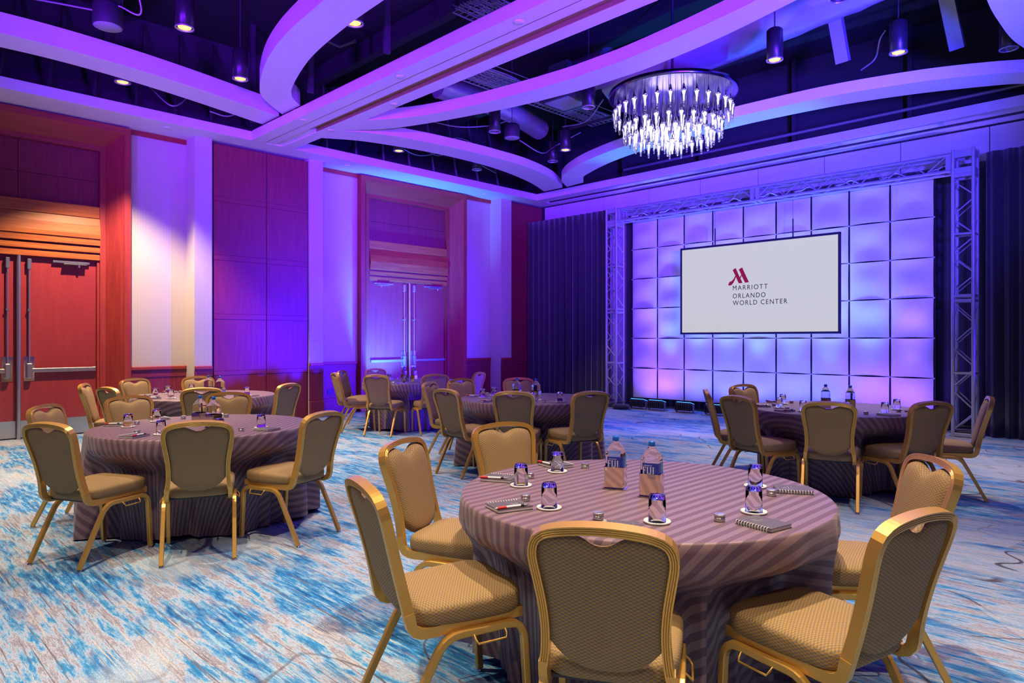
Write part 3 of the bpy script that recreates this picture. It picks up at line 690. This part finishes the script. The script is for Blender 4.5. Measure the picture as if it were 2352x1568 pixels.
# pipes
tubething('sprinkler_pipe', [(-8.9, 12.38, 5.18), (1.5, 12.38, 5.18)], .032, 'grey_steel', 'long straight pipe running above the front soffit', 'pipe', sm=0)
t = thing('sprinkler_pipe_branch', 'dark pipe running beside the beam between curved bands', 'pipe')
MB().tube([(-8.2, 4.55, 5.45), (-1.0, 4.45, 5.45)], .035, 10).build('pipe_run', 'dark_steel', t); MB().tube([(-8.2, 4.55, 5.45), (-8.2, 4.9, 5.42), (-7.9, 4.95, 5.42)], .025, 8).build('pipe_elbow', 'dark_steel', t)
for x in (-7.4, -5.5, -3.6): MB().cyl((x, 4.5, 5.48), (x, 4.5, 6.6), .008, 6).build('pipe_hanger', 'dark_steel', t)
# insulated ducts
def duct(pts, r, lab, squash=1.0):
    p = resample(spline(pts, 10), 40); rnd = random.Random(len(lab)); rs = []
    for i, c in enumerate(p):
        tn = (p[min(i + 1, 39)] - p[max(i - 1, 0)]).normalized(); sd = tn.cross(Vector((0, 0, 1))).normalized(); up = sd.cross(tn)
        rs.append([c + sd * (r * (1 + rnd.uniform(-.04, .05)) * math.cos(2 * PI * k / 20)) + up * (r * squash * (1 + rnd.uniform(-.04, .04)) * math.sin(2 * PI * k / 20)) for k in range(20)])
    return tag(MB().rings(rs).build('air_duct', 'duct'), lab, 'duct', 'insulated ducts in the open ceiling')
duct([(-6.9, 9.3, 5.75), (-4.8, 9.22, 5.85), (-3.0, 8.9, 5.85), (-.5, 8.5, 5.85)], .36, 'large foil wrapped duct crossing the top right of the ceiling')
duct([(-8.55, 9.45, 6.08), (-7.8, 9.4, 6.08), (-6.95, 9.3, 6.05)], .30, 'foil wrapped duct left of the chandelier above the cable tray')
duct([(-9.4, 10.2, 5.7), (-9.1, 8.9, 5.75), (-9.2, 7.4, 5.8)], .2, 'thin wrapped duct bending behind the far hanging speaker')
# diffuser box hanging at the duct
t = thing('air_diffuser', 'square metal air diffuser hanging left of the chandelier', 'air vent', (-7.22, 8.45, 5.28))
MB().rings([[(-.3, -.3, 0), (.3, -.3, 0), (.3, .3, 0), (-.3, .3, 0)], [(-.3, -.3, .1), (.3, -.3, .1), (.3, .3, .1), (-.3, .3, .1)], [(-.2, -.2, .16), (.2, -.2, .16), (.2, .2, .16), (-.2, .2, .16)], [(-.2, -.2, .6), (.2, -.2, .6), (.2, .2, .6), (-.2, .2, .6)]], False).build('diffuser_box', 'dark_steel', t)
MB().box(-.24, .24, -.24, .24, -.012, .002).build('diffuser_face', 'grille', t)
t = thing('air_diffuser', 'square air diffuser at the top edge under the big duct', 'air vent', (-2.05, 7.85, 5.2))
MB().rings([[(-.3, -.3, 0), (.3, -.3, 0), (.3, .3, 0), (-.3, .3, 0)], [(-.3, -.3, .1), (.3, -.3, .1), (.3, .3, .1), (-.3, .3, .1)], [(-.2, -.2, .16), (.2, -.2, .16), (.2, .2, .16), (-.2, .2, .16)]], False).build('diffuser_box', 'dark_steel', t)
MB().box(-.24, .24, -.24, .24, -.012, .002).build('diffuser_face', 'grille', t)
# cable trays with rungs and cables
def tray(x0, x1, y0, y1, z, along, lab):
    t = thing('cable_tray', lab, 'cable tray', group='wire cable trays in the open ceiling')
    m = MB()
    if along == 'y':
        for x in (x0, x1): m.cyl((x, y0, z), (x, y1, z), .012, 6); m.cyl((x, y0, z + .1), (x, y1, z + .1), .008, 6)
        n = int((y1 - y0) / .1)
        for k in range(n + 1): y = y0 + (y1 - y0) * k / n; m.cyl((x0, y, z), (x1, y, z), .007, 5, caps=False)
        for k in range(1, 6): x = x0 + (x1 - x0) * k / 6; m.cyl((x, y0, z), (x, y1, z), .006, 5)
    else:
        for y in (y0, y1): m.cyl((x0, y, z), (x1, y, z), .012, 6); m.cyl((x0, y, z + .1), (x1, y, z + .1), .008, 6)
        n = int((x1 - x0) / .1)
        for k in range(n + 1): x = x0 + (x1 - x0) * k / n; m.cyl((x, y0, z), (x, y1, z), .007, 5, caps=False)
        for k in range(1, 6): y = y0 + (y1 - y0) * k / 6; m.cyl((x0, y, z), (x1, y, z), .006, 5)
    m.build('wire_tray', 'grey_steel', t)
    c = MB(); rnd = random.Random(len(lab) * 3)
    for k in range(14):
        pts = []
        for q in range(7):
            f = q / 6
            pts.append((x0 + (x1 - x0) * (.08 + .84 * k / 13) + rnd.uniform(-.02, .02), y0 + (y1 - y0) * f, z + .025 + rnd.uniform(0, .03)) if along == 'y' else (x0 + (x1 - x0) * f, y0 + (y1 - y0) * (.08 + .84 * k / 13) + rnd.uniform(-.02, .02), z + .025 + rnd.uniform(0, .03)))
        c.tube(spline(pts, 3), .012, 5)
    o = c.build('cable_bundle', 'duct', t); o['kind'] = 'stuff'
tray(-8.2, -7.6, 6.9, 10.4, 5.55, 'y', 'wire cable tray full of cables left of the chandelier')
tray(-6.9, -6.2, 5.8, 6.9, 5.75, 'y', 'cable tray between the beam and the near curved band, left one')
tray(-5.3, -4.7, 5.8, 7.0, 5.85, 'y', 'cable tray between the beam and the near curved band, right one')
# structural strut channels (slanted) and joists
def strut(p, q, w, h, lab):
    p, q = Vector(p), Vector(q)
    m = MB().sweep([p, q], [(-w / 2, -h / 2), (w / 2, -h / 2), (w / 2, h / 2), (-w / 2, h / 2)], (0, 1, 0), False)
    return tag(m.build('steel_strut', 'duct'), lab, 'strut', 'slanted steel struts in the open ceiling')
strut((-3.55, 9.6, 6.55), (-3.5, 10.1, 5.35), .17, .12, 'slanted steel strut beside the lit downlight right of the chandelier')
strut((-2.35, 10.0, 6.55), (-2.25, 10.7, 5.35), .17, .12, 'slanted steel strut nearest the right end of the front band')
strut((-4.7, 6.0, 6.0), (-2.2, 6.15, 6.2), .08, .06, 'level steel strut over the gap beside the beam')
for k in range(9):
    y = 5.9 + k * .62
    MB().cyl((-11.95, y + .25, 6.5), (-11.2, y - .1, 4.95), .022, 6).build('ceiling_brace', 'grey_steel', ceiling)
for k in range(8):
    y = .6 + k * .55
    MB().cyl((-11.95, y + .2, 6.5), (-11.2, y - .1, 4.95), .028, 6).build('ceiling_brace', 'dark_steel', ceiling)
for y in (-.5, 1.2, 2.9, 6.6, 8.3, 10.0):
    MB().box(-12, 3, y - .08, y + .08, 6.3, 6.6).build('ceiling_joist', 'plenum', ceiling)
for x in (-10.9, -9.0, -7.1, -5.2, -3.3, -1.4): MB().box(x - .02, x + .02, 4.86, 4.94, 5.0, 6.6).build('beam_hanger', 'plenum', ceiling); MB().box(x - .035, x + .035, 12.5, 12.6, 4.9, 6.6).build('soffit_hanger', 'plenum', ceiling)
# loose cables
CB = [([(-11.0, 6.4, 5.1), (-10.95, 7.2, 5.4), (-10.9, 8.2, 5.1), (-10.95, 9.2, 5.35), (-10.9, 10.4, 5.12)], 'sagging cable above the far wall soffit, longest one'),
      ([(-10.3, 6.7, 5.4), (-10.35, 7.8, 5.05), (-10.2, 8.8, 5.4), (-10.35, 10.0, 5.1)], 'sagging cable above the far wall soffit, beside the curved band'),
      ([(-10.75, 7.9, 5.4), (-10.5, 8.2, 5.1), (-10.7, 8.7, 5.15), (-10.55, 9.3, 5.5)], 'looped cable above the far wall soffit'),
      ([(-9.3, 7.2, 5.2), (-8.9, 7.6, 5.08), (-8.6, 8.1, 5.15), (-8.5, 8.45, 5.3)], 'cable looping to the far hanging speaker'),
      ([(-9.0, 9.2, 5.2), (-8.8, 9.6, 5.0), (-8.9, 10.1, 5.25), (-8.5, 10.4, 5.5)], 'cable hanging beside the small lit downlight'),
      ([(-8.1, 9.4, 5.3), (-7.4, 9.2, 5.2), (-6.8, 8.9, 5.35)], 'cable under the duct left of the chandelier'),
      ([(-3.2, 9.9, 5.1), (-2.98, 9.75, 5.15), (-2.86, 9.55, 5.3), (-2.78, 9.5, 5.38)], 'pale cable snaking to the downlight at top right'),
      ([(-2.3, 9.3, 5.9), (-1.6, 9.6, 5.7), (-.9, 9.7, 5.6)], 'pale cable rising at the top right corner'),
      ([(-8.56, 2.30, 5.2), (-8.45, 2.5, 5.15), (-8.35, 2.4, 5.6), (-8.4, 2.6, 6.2)], 'cable feeding the round speaker at top left'),
      ([(-10.2, .6, 5.5), (-9.3, 1.6, 5.3), (-8.85, 2.2, 5.2)], 'thin cable stretched to the round speaker at top left'),
      ([(-11.0, 4.25, 5.05), (-10.95, 4.5, 5.02), (-10.9, 4.75, 5.15)], 'short pale cable where the left curved band meets the beam'),
      ([(-11.2, 3.4, 5.3), (-11.0, 3.7, 5.0), (-11.1, 4.0, 5.35), (-10.9, 3.8, 5.6)], 'tangled cable over the left wall soffit')]
for p, lab in CB: tubething('cable', p, .011, 'grey_steel', lab, 'cable', 6, 'loose cables in the open ceiling')
tag(MB().box(-8.5, -7.2, 9.90, 9.94, 5.42, 5.46).build('unistrut_bar', 'dark_steel'), 'thin level bar behind the small lit downlight', 'bar')

# ------------------------------------------------------------------ banquet chair
def yback(z): return -.235 - .125 * max(0, (z - .44) / .49) ** 1.15      # lean of the back
def make_chair():
    root = thing('banquet_chair', 'gold framed banquet chair', 'chair', group='gold framed banquet chairs')
    # ribbon profile with grooved front and rear faces
    hw, hd = .0135, .019
    def ribbed(a, d):     # a: half width (first axis), d: half depth with grooves
        pr = [(-a, -d)]
        for k in range(3): c = -a + 2 * a * (k + 1) / 4; pr += [(c - .0018, -d), (c, -d + .0022), (c + .0018, -d)]
        pr += [(a, -d), (a, d)]
        for k in range(3): c = a - 2 * a * (k + 1) / 4; pr += [(c + .0018, d), (c, d - .0022), (c - .0018, d)]
        pr += [(-a, d)]
        return pr
    m = MB()
    half = [(.190, .455), (.180, .52), (.176, .60), (.181, .68), (.192, .755), (.2005, .81), (.2015, .84), (.195, .868), (.178, .889), (.145, .902), (.10, .910), (.05, .9145), (0, .916)]
    pts = [Vector((x, yback(z), z)) for x, z in half]
    arch = pts + [Vector((-p.x, p.y, p.z)) for p in reversed(pts[:-1])]
    path = resample(spline(arch, 5), 64)
    m.sweep(path, ribbed(hw, hd), (0, -1, -.24), False)
    for s in (-1, 1):
        side = [(s * .190, .215, .412), (s * .190, .10, .409), (s * .190, -.08, .404), (s * .190, -.165, .402), (s * .190, -.205, .407), (s * .190, -.228, .425), (s * .190, -.236, .452), (s * .189, yback(.48), .48)]
        m.sweep(resample(spline(side, 4), 22), [(-hd, -hw), (hd, -hw), (hd, hw), (-hd, hw)], (1, 0, 0), False)
    m.bbox(-.19, .19, .197, .222, .399, .425, .004)
    m.build('frame', 'gold', root)
    # back pad: bottom rounded, top edge with a dip under the hand hole
    def wid(z):
        zs = [h[1] for h in half[:8]]; 
        for (x0, z0), (x1, z1) in zip(half[:8], half[1:8]):
            if z0 <= z <= z1: return x0 + (x1 - x0) * (z - z0) / (z1 - z0) - .0125
        return half[0][0] - .0125 if z < half[0][1] else half[7][0] - .0125
    def topz(x):
        ax = abs(x); fz = .875
        for (x0, z0), (x1, z1) in zip(half[6:], half[7:]):
            if x1 <= ax <= x0: fz = z0 + (z1 - z0) * (x0 - ax) / (x0 - x1)
        return fz - .011 - .043 * math.exp(-(x / .060) ** 2) - .004 * (ax / .19)
    def botz(x): return .462 + .09 * (abs(x) / .186) ** 2.6
    nx, nz = 22, 26; F, B = [], []
    for j in range(nz + 1):
        v = j / nz
        for i in range(nx + 1):
            u = -1 + 2 * i / nx
            x0 = u * .186
            z = botz(x0) + (topz(x0) - botz(x0)) * v
            x = u * min(.1865 if z > .84 else .19, wid(max(.5, z)) + .003)
            e = (1 - abs(u) ** 5) * (1 - abs(2 * v - 1) ** 7)
            e = max(0, e) ** .5
            y = yback(z)
            F.append((x, y + .006 + .032 * e, z)); B.append((x, y - .004 - .014 * e, z))
    q = [(j * (nx + 1) + i, j * (nx + 1) + i + 1, (j + 1) * (nx + 1) + i + 1, (j + 1) * (nx + 1) + i) for j in range(nz) for i in range(nx)]
    m = MB(); m.add(F, q, True); m.add(B, [tuple(reversed(f)) for f in q], True)
    N1 = nx + 1
    ring = [i for i in range(N1)] + [j * N1 + nx for j in range(1, nz + 1)] + [nz * N1 + i for i in range(nx - 1, -1, -1)] + [j * N1 for j in range(nz - 1, 0, -1)]
    L = len(ring); off = len(F)
    m.add(F + B, [(ring[k], ring[(k + 1) % L], off + ring[(k + 1) % L], off + ring[k]) for k in range(L)], True)
    me = m.mesh('back_pad', 'fabric'); boxuv(me); obj('back_pad', me, root)
    # seat cushion
    def outline(ins):
        o = []
        for k in range(48):
            a = 2 * PI * k / 48; c, s = math.cos(a), math.sin(a)
            ex = 2 / 5.2
            x = math.copysign(abs(c) ** ex, c); y = math.copysign(abs(s) ** ex, s)
            yy = y * (.225 - ins) + .005; w = .207 + .020 * (y + 1) / 2 - ins
            o.append((x * w, yy))
        return o
    rs = []
    for z, ins, cr in ((.412, .03, 0), (.416, .012, 0), (.428, .002, 0), (.445, 0, 0), (.47, 0, 0), (.484, .003, 0), (.492, .012, .0), (.499, .03, .003), (.505, .06, .006), (.509, .10, .008), (.511, .15, .009), (.5115, .19, .009)):
        rs.append([(x, y, z + .006 * (y / .2) * (1 if z > .43 else .3)) for x, y in outline(ins)])
    m = MB().rings(rs, True)
    me = m.mesh('seat', 'fabric'); boxuv(me); obj('seat', me, root)
    MB().bbox(-.185, .185, -.19, .2, .398, .413, .004).build('seat_pan', 'black_plastic', root)
    # legs: bent ribbon tubes, each with a metal glide
    pr = [(-.0135, -.011), (-.0135, .011), (-.010, .0135), (.010, .0135), (.0135, .011), (.0135, -.011), (.010, -.0135), (-.010, -.0135)]
    gl = MB().lathe([(0, 0), (.013, 0), (.015, .004), (.013, .012), (.006, .014), (.006, .022), (0, .022)], 12).mesh('glide', 'chrome')
    fr = resample(spline([(0, .232, .014), (0, .222, .18), (0, .214, .31), (0, .206, .345), (0, .186, .370), (0, .150, .380), (0, .03, .380)], 6), 26)
    rr = resample(spline([(0, -.305, .014), (0, -.225, .17), (0, -.15, .31), (0, -.128, .345), (0, -.098, .370), (0, -.06, .380), (0, .03, .380)], 6), 26)
    flm = MB().sweep(fr, pr, (1, 0, 0), False); rlm = MB().sweep(rr, pr, (1, 0, 0), False)
    fm, rm = flm.mesh('leg', 'gold'), rlm.mesh('leg', 'gold')
    for s in (-1, 1):
        for me, y in ((fm, .232), (rm, -.305)):
            l = obj('leg', me, root, (s * .215, 0, 0)); obj('glide', gl, l, (0, y, -.0005))
        w = MB().tube([(s * .222, .125, .375), (s * .24, .125, .36), (s * .250, .118, .346), (s * .250, .005, .346), (s * .24, -.002, .36), (s * .222, -.002, .375)], .0042, 6)
        w.build('linking_wire', 'gold', root)
    return root

# table, seats (angle from the table centre, distance of the chair-back top), names used in the labels
TABLES = {
 'near_right': dict(c=(-1.80, 2.635), name='the nearest table at right', rot=0, seed=1, seats=[(-107, 1.30, 'lower left'), (-155, 1.25, 'left'), (165, 1.33, 'far left'), (-61, 1.26, 'nearest'), (-14, 1.25, 'lower right'), (40, 1.29, 'upper right')],
                    bottles=[(-.11, -.04), (.10, -.06)]),
 'near_left': dict(c=(-5.655, 2.137), name='the table at front left', rot=42, seed=2, seats=[(-64, 1.31, 'lower left'), (-133, 1.26, 'left'), (-173, 1.36, 'upper left'), (149, 1.28, 'far'), (17, 1.28, 'right'), (-22, 1.25, 'nearest')], bottles=[(.0, -.03), (.2, .0)]),
 'back_left': dict(c=(-8.727, 3.317), name='the table by the left door', rot=-30, seed=3, seats=[(-115, 1.32, 'leftmost'), (-74, 1.22, 'near left'), (-162, 1.38, 'upper left'), (164, 1.30, 'far'), (-22, 1.27, 'nearest'), (25, 1.27, 'right')], bottles=[(.05, .02), (.28, .07)]),
 'middle': dict(c=(-5.547, 5.836), name='the middle table', rot=20, seed=4, seats=[(-151, 1.28, 'leftmost'), (-91, 1.26, 'near left'), (175, 1.39, 'upper left'), (141, 1.26, 'far'), (-54, 1.22, 'nearest'), (-18, 1.33, 'right')], bottles=[(-.05, -.16), (.22, -.12)]),
 'back': dict(c=(-9.179, 6.854), name='the table by the far door', rot=60, seed=5, seats=[(-105, 1.31, 'leftmost'), (-143, 1.24, 'far left'), (178, 1.18, 'far'), (-62, 1.31, 'nearest'), (-20, 1.22, 'right'), (22, 1.23, 'far right')], bottles=[(-.1, -.1), (.1, -.06)]),
 'right': dict(c=(-2.564, 7.156), name='the table before the screen', rot=80, seed=6, seats=[(-148, 1.25, 'leftmost'), (-110, 1.30, 'near left'), (164, 1.20, 'far'), (-72, 1.31, 'nearest'), (-31, 1.18, 'near right'), (14, 1.29, 'rightmost')], bottles=[(-.05, -.1), (.18, -.09)]),
}
TR, TZ = .82, .757
chair0 = make_chair(); used = False
def tablecloth(c, seats, rot, seed):
    rnd = random.Random(seed); NT = 260; rot = R_(rot)
    ph = [rnd.uniform(0, 6.28) for _ in range(8)]
    rad = [0.0, .2, .4, .6, .74, TR - .012, TR - .004, TR + .001]; zs = [TZ, TZ, TZ, TZ, TZ, TZ, TZ - .002, TZ - .008]
    nd = 26
    fds = [(R_(a), d - .355 - .235) for a, d, _ in seats]
    vs, uv = [], []; s_acc = []
    hem = [.012 + .03 * max(0, math.sin(4 * (2 * PI * i / NT) + ph[6])) ** 2 for i in range(NT)]
    for k in range(len(rad) + nd):
        for i in range(NT):
            th = 2 * PI * i / NT
            if k < len(rad): r, z = rad[k], zs[k]; s = r
            else:
                t = (k - len(rad) + 1) / nd; z = (TZ - .01) + (hem[i] - TZ + .01) * t
                A = .004 + .046 * sstep(0, .75, t)
                wv = math.sin(11 * th + 1.8 * math.sin(2 * th + ph[0]) + ph[1]) * .6 + math.sin(19 * th + 2.2 * math.sin(3 * th + ph[2]) + ph[3]) * .45 + .4 * math.sin(31 * th + ph[4] + 2 * t)
                rf = TR + .004 + .035 * t + A * wv
                w, rm = 0, rf
                for a, fd in fds:
                    dl = (th - a + PI) % (2 * PI) - PI
                    ww = 1 - sstep(R_(20), R_(28), abs(dl))
                    if ww > w: w = ww; rm = (fd - .045) / math.cos(min(abs(dl), R_(28))) + .024 * t * (math.sin(23 * th + ph[5]) * .6 + math.sin(37 * th + ph[4]) * .5 - .7)
                zf = 1 - sstep(.505, .66, z)
                r = rf + (min(rf, rm) - rf) * w * zf
                s = TR + t * .745
            vs.append((r * math.cos(th), r * math.sin(th), z)); uv.append((s * math.cos(th - rot), s * math.sin(th - rot)))
    fs = []
    K = len(rad) + nd
    for k in range(K - 1):
        for i in range(NT):
            fs.append((k * NT + i, k * NT + (i + 1) % NT, (k + 1) * NT + (i + 1) % NT, (k + 1) * NT + i))
    me = bpy.data.meshes.new('tablecloth'); me.from_pydata(vs, [], fs); me.update()
    me.polygons.foreach_set('use_smooth', [True] * len(fs)); me.materials.append(M['cloth'])
    u = me.uv_layers.new(name='UVMap').data
    for l in me.loops: u[l.index].uv = uv[l.vertex_index]
    bm = bmesh.new(); bm.from_mesh(me); bmesh.ops.recalc_face_normals(bm, faces=bm.faces[:]); bm.to_mesh(me); bm.free()
    return me

# tabletop things: built once, copied after
proto = {}
def place(kind, loc, rz, label):
    p = proto[kind]
    if not p[1]: p[1] = True; o = p[0]
    else: o = copy_tree(p[0])
    o.location = loc; o.rotation_euler = (0, 0, rz); o['label'] = label
    return o
# notebook: local +y points to the table centre, spiral on the sitter's left
t = thing('notebook', 'notebook', 'notebook', group='spiral notebooks laid at the seats')
MB().box(-.060, .066, -.078, .078, 0, .002).build('back_cover', 'cover', t)
MB().box(-.054, .064, -.076, .076, .0022, .0125).build('pages', 'paper', t)
fc = MB().box(-.060, .066, -.078, .078, .0127, .0147).build('front_cover', 'cover', t)
pf = MB()
for a in ((-.035, .045, .005, .0058), (-.035, .045, .0642, .065), (-.035, -.0342, .005, .065), (.0442, .045, .005, .065)): pf.box(a[0], a[1], a[2], a[3], .0147, .015)
for k in range(4): pf.box(-.012 + k * .006, -.010 + k * .006, .028, .048 - .003 * k, .0147, .015)
pf.box(-.02, .03, .018, .021, .0147, .015); pf.build('cover_print', 'print', fc)
cm = MB().tube([(.009 * math.cos(a), 0, .0075 + .0105 * math.sin(a)) for a in [2 * PI * i / 10 for i in range(10)]], .0013, 4, True).mesh('spiral_ring', 'white_plastic')
for k in range(12): obj('spiral_ring', cm, t, (-.061, -.066 + .012 * k, 0))
proto['notebook'] = [t, False]
t = thing('pen', 'pen', 'pen', group='red and white pens laid on notebooks')
def ycyl(y0, y1, r, n=10, r2=None): return MB().cyl((0, y0, .0055), (0, y1, .0055), r, n, r2)
ycyl(-.035, .03, .0052).build('barrel', 'white_plastic', t); ycyl(.03, .036, .0056).build('band', 'black_plastic', t); ycyl(.036, .045, .0054).build('collar', 'black_plastic', t)
ycyl(-.075, -.035, .0056).build('grip', 'red', t); ycyl(-.088, -.075, .0015, 10, .0046).build('tip', 'steel', t); ycyl(.045, .062, .0048, 10, .004).build('clicker', 'steel', t)
proto['pen'] = [t, False]
t = thing('coaster', 'coaster', 'coaster', group='white coasters under the glasses')
MB().lathe([(0, 0), (.047, 0), (.0505, .002), (.051, .008), (.048, .0085), (.046, .0045), (0, .004)], 36).build('dish', 'coaster', t)
MB().lathe([(0, .0045), (.018, .0045), (.018, .0049), (0, .0049)], 20).build('printed_centre', 'paper', t)
proto['coaster'] = [t, False]
t = thing('glass_tumbler', 'tumbler', 'glass', group='upturned glass tumblers')
MB().lathe([(.0325, 0), (.0335, .001), (.0325, .04), (.0315, .084), (.0295, .0845), (.0297, .04), (.0308, .001), (.0325, 0)], 32).build('tumbler_wall', 'glass', t)
MB().lathe([(.0, .0848), (.0300, .0848), (.0313, .087), (.0305, .095), (.026, .1012), (.014, .103), (.0, .103)], 32).build('tumbler_base', 'glass_base', t)
proto['glass'] = [t, False]
t = thing('mint_tin', 'tin', 'tin', group='small round tins beside the glasses')
MB().lathe([(0, 0), (.0195, 0), (.0205, .002), (.0205, .018), (0, .018)], 24).build('tin_base', 'tin', t)
MB().lathe([(0, .019), (.0215, .018), (.0215, .026), (.0205, .0275), (.019, .027), (0, .0265)], 24).build('tin_lid', 'tin', t)
proto['tin'] = [t, False]
def sq(hw, r, z, n=6):
    o = []
    for q in range(4):
        cx_, cy_ = ((1, 1), (-1, 1), (-1, -1), (1, -1))[q]
        for k in range(n + 1):
            a = PI / 2 * q + PI / 2 * k / n; o.append((cx_ * (hw - r) + r * math.cos(a), cy_ * (hw - r) + r * math.sin(a), z))
    return o
t = thing('bottle_holder', 'holder', 'bottle holder', group='square polished bottle holders')
m = MB().rings([sq(.050, .008, 0), sq(.050, .008, .004), sq(.047, .007, .006), sq(.0455, .006, .010), sq(.0455, .006, .098), sq(.0475, .007, .099), sq(.0475, .007, .103), sq(.0440, .006, .103), sq(.0435, .006, .012), sq(.02, .006, .011)], False)
m.build('holder_cup', 'holder', t)
MB().rings([sq(.0502, .008, .0015), sq(.0512, .008, .002), sq(.0502, .008, .0035)], False).build('foot_band', 'chrome', t)
proto['holder'] = [t, False]
t = thing('water_bottle', 'bottle', 'bottle', group='square water bottles with blue caps')
MB().rings([sq(.036, .012, 0), sq(.0405, .013, .004), sq(.0412, .012, .02), sq(.0412, .012, .135), sq(.040, .013, .142), sq(.0415, .012, .150), sq(.041, .014, .156), sq(.030, .018, .182), sq(.018, .0165, .198), sq(.0135, .0134, .206), sq(.0132, .0131, .214)]).build('bottle_body', 'water', t)
def lstrip(hw, z): q = sq(hw, .012, z); return q[20:28] + q[0:1]
lo, hi, lo2, hi2 = lstrip(.0414, .083), lstrip(.0414, .139), lstrip(.0419, .083), lstrip(.0419, .139)
nl = len(lo); lb = MB(); lb.add(lo + hi + lo2 + hi2, [(k, k + 1, nl + k + 1, nl + k) for k in range(nl - 1)] + [(2 * nl + k, 3 * nl + k, 3 * nl + k + 1, 2 * nl + k + 1) for k in range(nl - 1)] + [(k, 2 * nl + k, 2 * nl + k + 1, k + 1) for k in range(nl - 1)] + [(nl + k, nl + k + 1, 3 * nl + k + 1, 3 * nl + k) for k in range(nl - 1)] + [(0, nl, 3 * nl, 2 * nl), (nl - 1, 3 * nl - 1, 4 * nl - 1, 2 * nl - 1)])
lb.build('label_band', 'label_dark', t)
MB().box(.0418, .0423, -.004, .028, .085, .137).build('label_side', 'label_light', t)
MB().lathe([(0, .230), (.0135, .2295), (.015, .227), (.015, .211), (.0145, .2085), (0, .2085)], 20).build('cap', 'bottle_cap', t)
# condensed serif letters F I J I on the -y face
lt = MB(); yf = -.0424
def bar(x0, x1, z0, z1): lt.box(x0, x1, yf - .0004, yf + .0003, z0, z1)
z0_, z1_ = .092, .122
def letI(x): bar(x, x + .0042, z0_, z1_); bar(x - .0016, x + .0058, z0_, z0_ + .0014); bar(x - .0016, x + .0058, z1_ - .0014, z1_)
bar(-.026, -.0218, z0_, z1_); bar(-.0276, -.0202, z0_, z0_ + .0014); bar(-.0276, -.0135, z1_ - .002, z1_); bar(-.0145, -.0135, z1_ - .007, z1_); bar(-.022, -.0165, .107, .109); bar(-.0170, -.0162, .1045, .1115)
letI(-.0085); bar(.0055, .0095, .096, z1_); bar(.004, .0112, z1_ - .0014, z1_); bar(.0005, .0082, z0_ - .001, z0_ + .0012); bar(-.0002, .002, z0_, z0_ + .005); bar(.0072, .0092, z0_ + .0005, .097); letI(.017)
for k in range(9): bar(-.024 + k * .0042, -.0215 + k * .0042, .1265, .1280 + .0012 * ((k * 7) % 3))
lt.build('label_lettering', 'letters', t)
proto['bottle'] = [t, False]

used_chair = False
for key, T in TABLES.items():
    cx_, cy_ = T['c']; nm = T['name']
    fds_min = min(d for _, d, _ in T['seats']) - .59
    rt = thing('round_table', 'round banquet table under the dark cloth, ' + nm.replace('the ', '', 1), 'table', (cx_, cy_, 0), 0, 'round banquet tables')
    MB().lathe([(0, .72), (TR - .03, .72), (TR - .015, .725), (TR - .015, .75), (TR - .02, TZ - .004), (0, TZ - .004)], 48).build('tabletop', 'wood_h', rt)
    lg = MB().tube([(0, 0, .72), (0, 0, .0)], .022, 8).mesh('leg', 'dark_steel')
    for k in range(4): obj('leg', lg, rt, (.36 * math.cos(PI / 4 + k * PI / 2), .36 * math.sin(PI / 4 + k * PI / 2), 0))
    cl = obj('tablecloth', tablecloth((cx_, cy_), T['seats'], T['rot'], T['seed']), None, (cx_, cy_, 0))
    tag(cl, 'dark striped floor length tablecloth on ' + nm, 'tablecloth', 'dark striped tablecloths')
    for si, (a, d, sn) in enumerate(T['seats']):
        A = R_(a); rr = d - .355
        if not used_chair: used_chair = True; c = chair0
        else: c = copy_tree(chair0)
        c.location = (cx_ + rr * math.cos(A), cy_ + rr * math.sin(A), 0); c.rotation_euler = (0, 0, A + PI / 2 + R_(random.uniform(-3, 3)))
        c['label'] = '%s gold framed chair with woven upholstery at %s' % (sn, nm)
        rnd = random.Random(T['seed'] * 10 + si)
        tail = ' at the %s seat of %s' % (sn, nm)
        def P(r, da): return (cx_ + r * math.cos(A + R_(da)), cy_ + r * math.sin(A + R_(da)))
        bx, by = P(.69, rnd.uniform(-2, 3)); brz = A + PI / 2 + R_(rnd.uniform(-8, 8))
        place('notebook', (bx, by, TZ + .001), brz, 'grey spiral notebook' + tail)
        if si < 3 and key != 'back':
            dx, dy = .058, -.005
            place('pen', (bx + dx * math.cos(brz) - dy * math.sin(brz), by + dx * math.sin(brz) + dy * math.cos(brz), TZ + .016), brz + R_(rnd.uniform(-6, 6)), 'red and white pen' + tail)
        gx, gy = P(.555, 11 + rnd.uniform(-2, 2)); 
        place('coaster', (gx, gy, TZ + .001), 0, 'white round coaster' + tail); place('glass', (gx, gy, TZ + .0056), rnd.uniform(0, 6), 'upturned clear glass tumbler' + tail)
        tx_, ty_ = P(.57, -9 + rnd.uniform(-3, 3)); place('tin', (tx_, ty_, TZ + .001), 0, 'small silver tin' + tail)
    for bi, (ox, oy) in enumerate(T['bottles']):
        rz = R_(25 if bi == 0 else 20) + (0 if key == 'near_right' else PI); side = 'left' if bi == 0 else 'right'
        place('holder', (cx_ + ox, cy_ + oy, TZ + .001), rz, 'polished square holder of the %s water bottle on %s' % (side, nm))
        bt = place('bottle', (cx_ + ox, cy_ + oy, TZ + .0125), rz - R_(3), '%s clear water bottle with blue cap on %s' % (side, nm))
        if key != 'near_right':        # these show their unprinted sides only
            for ch_ in list(bt.children):
                if ch_.name.startswith('label'): bpy.data.objects.remove(ch_)
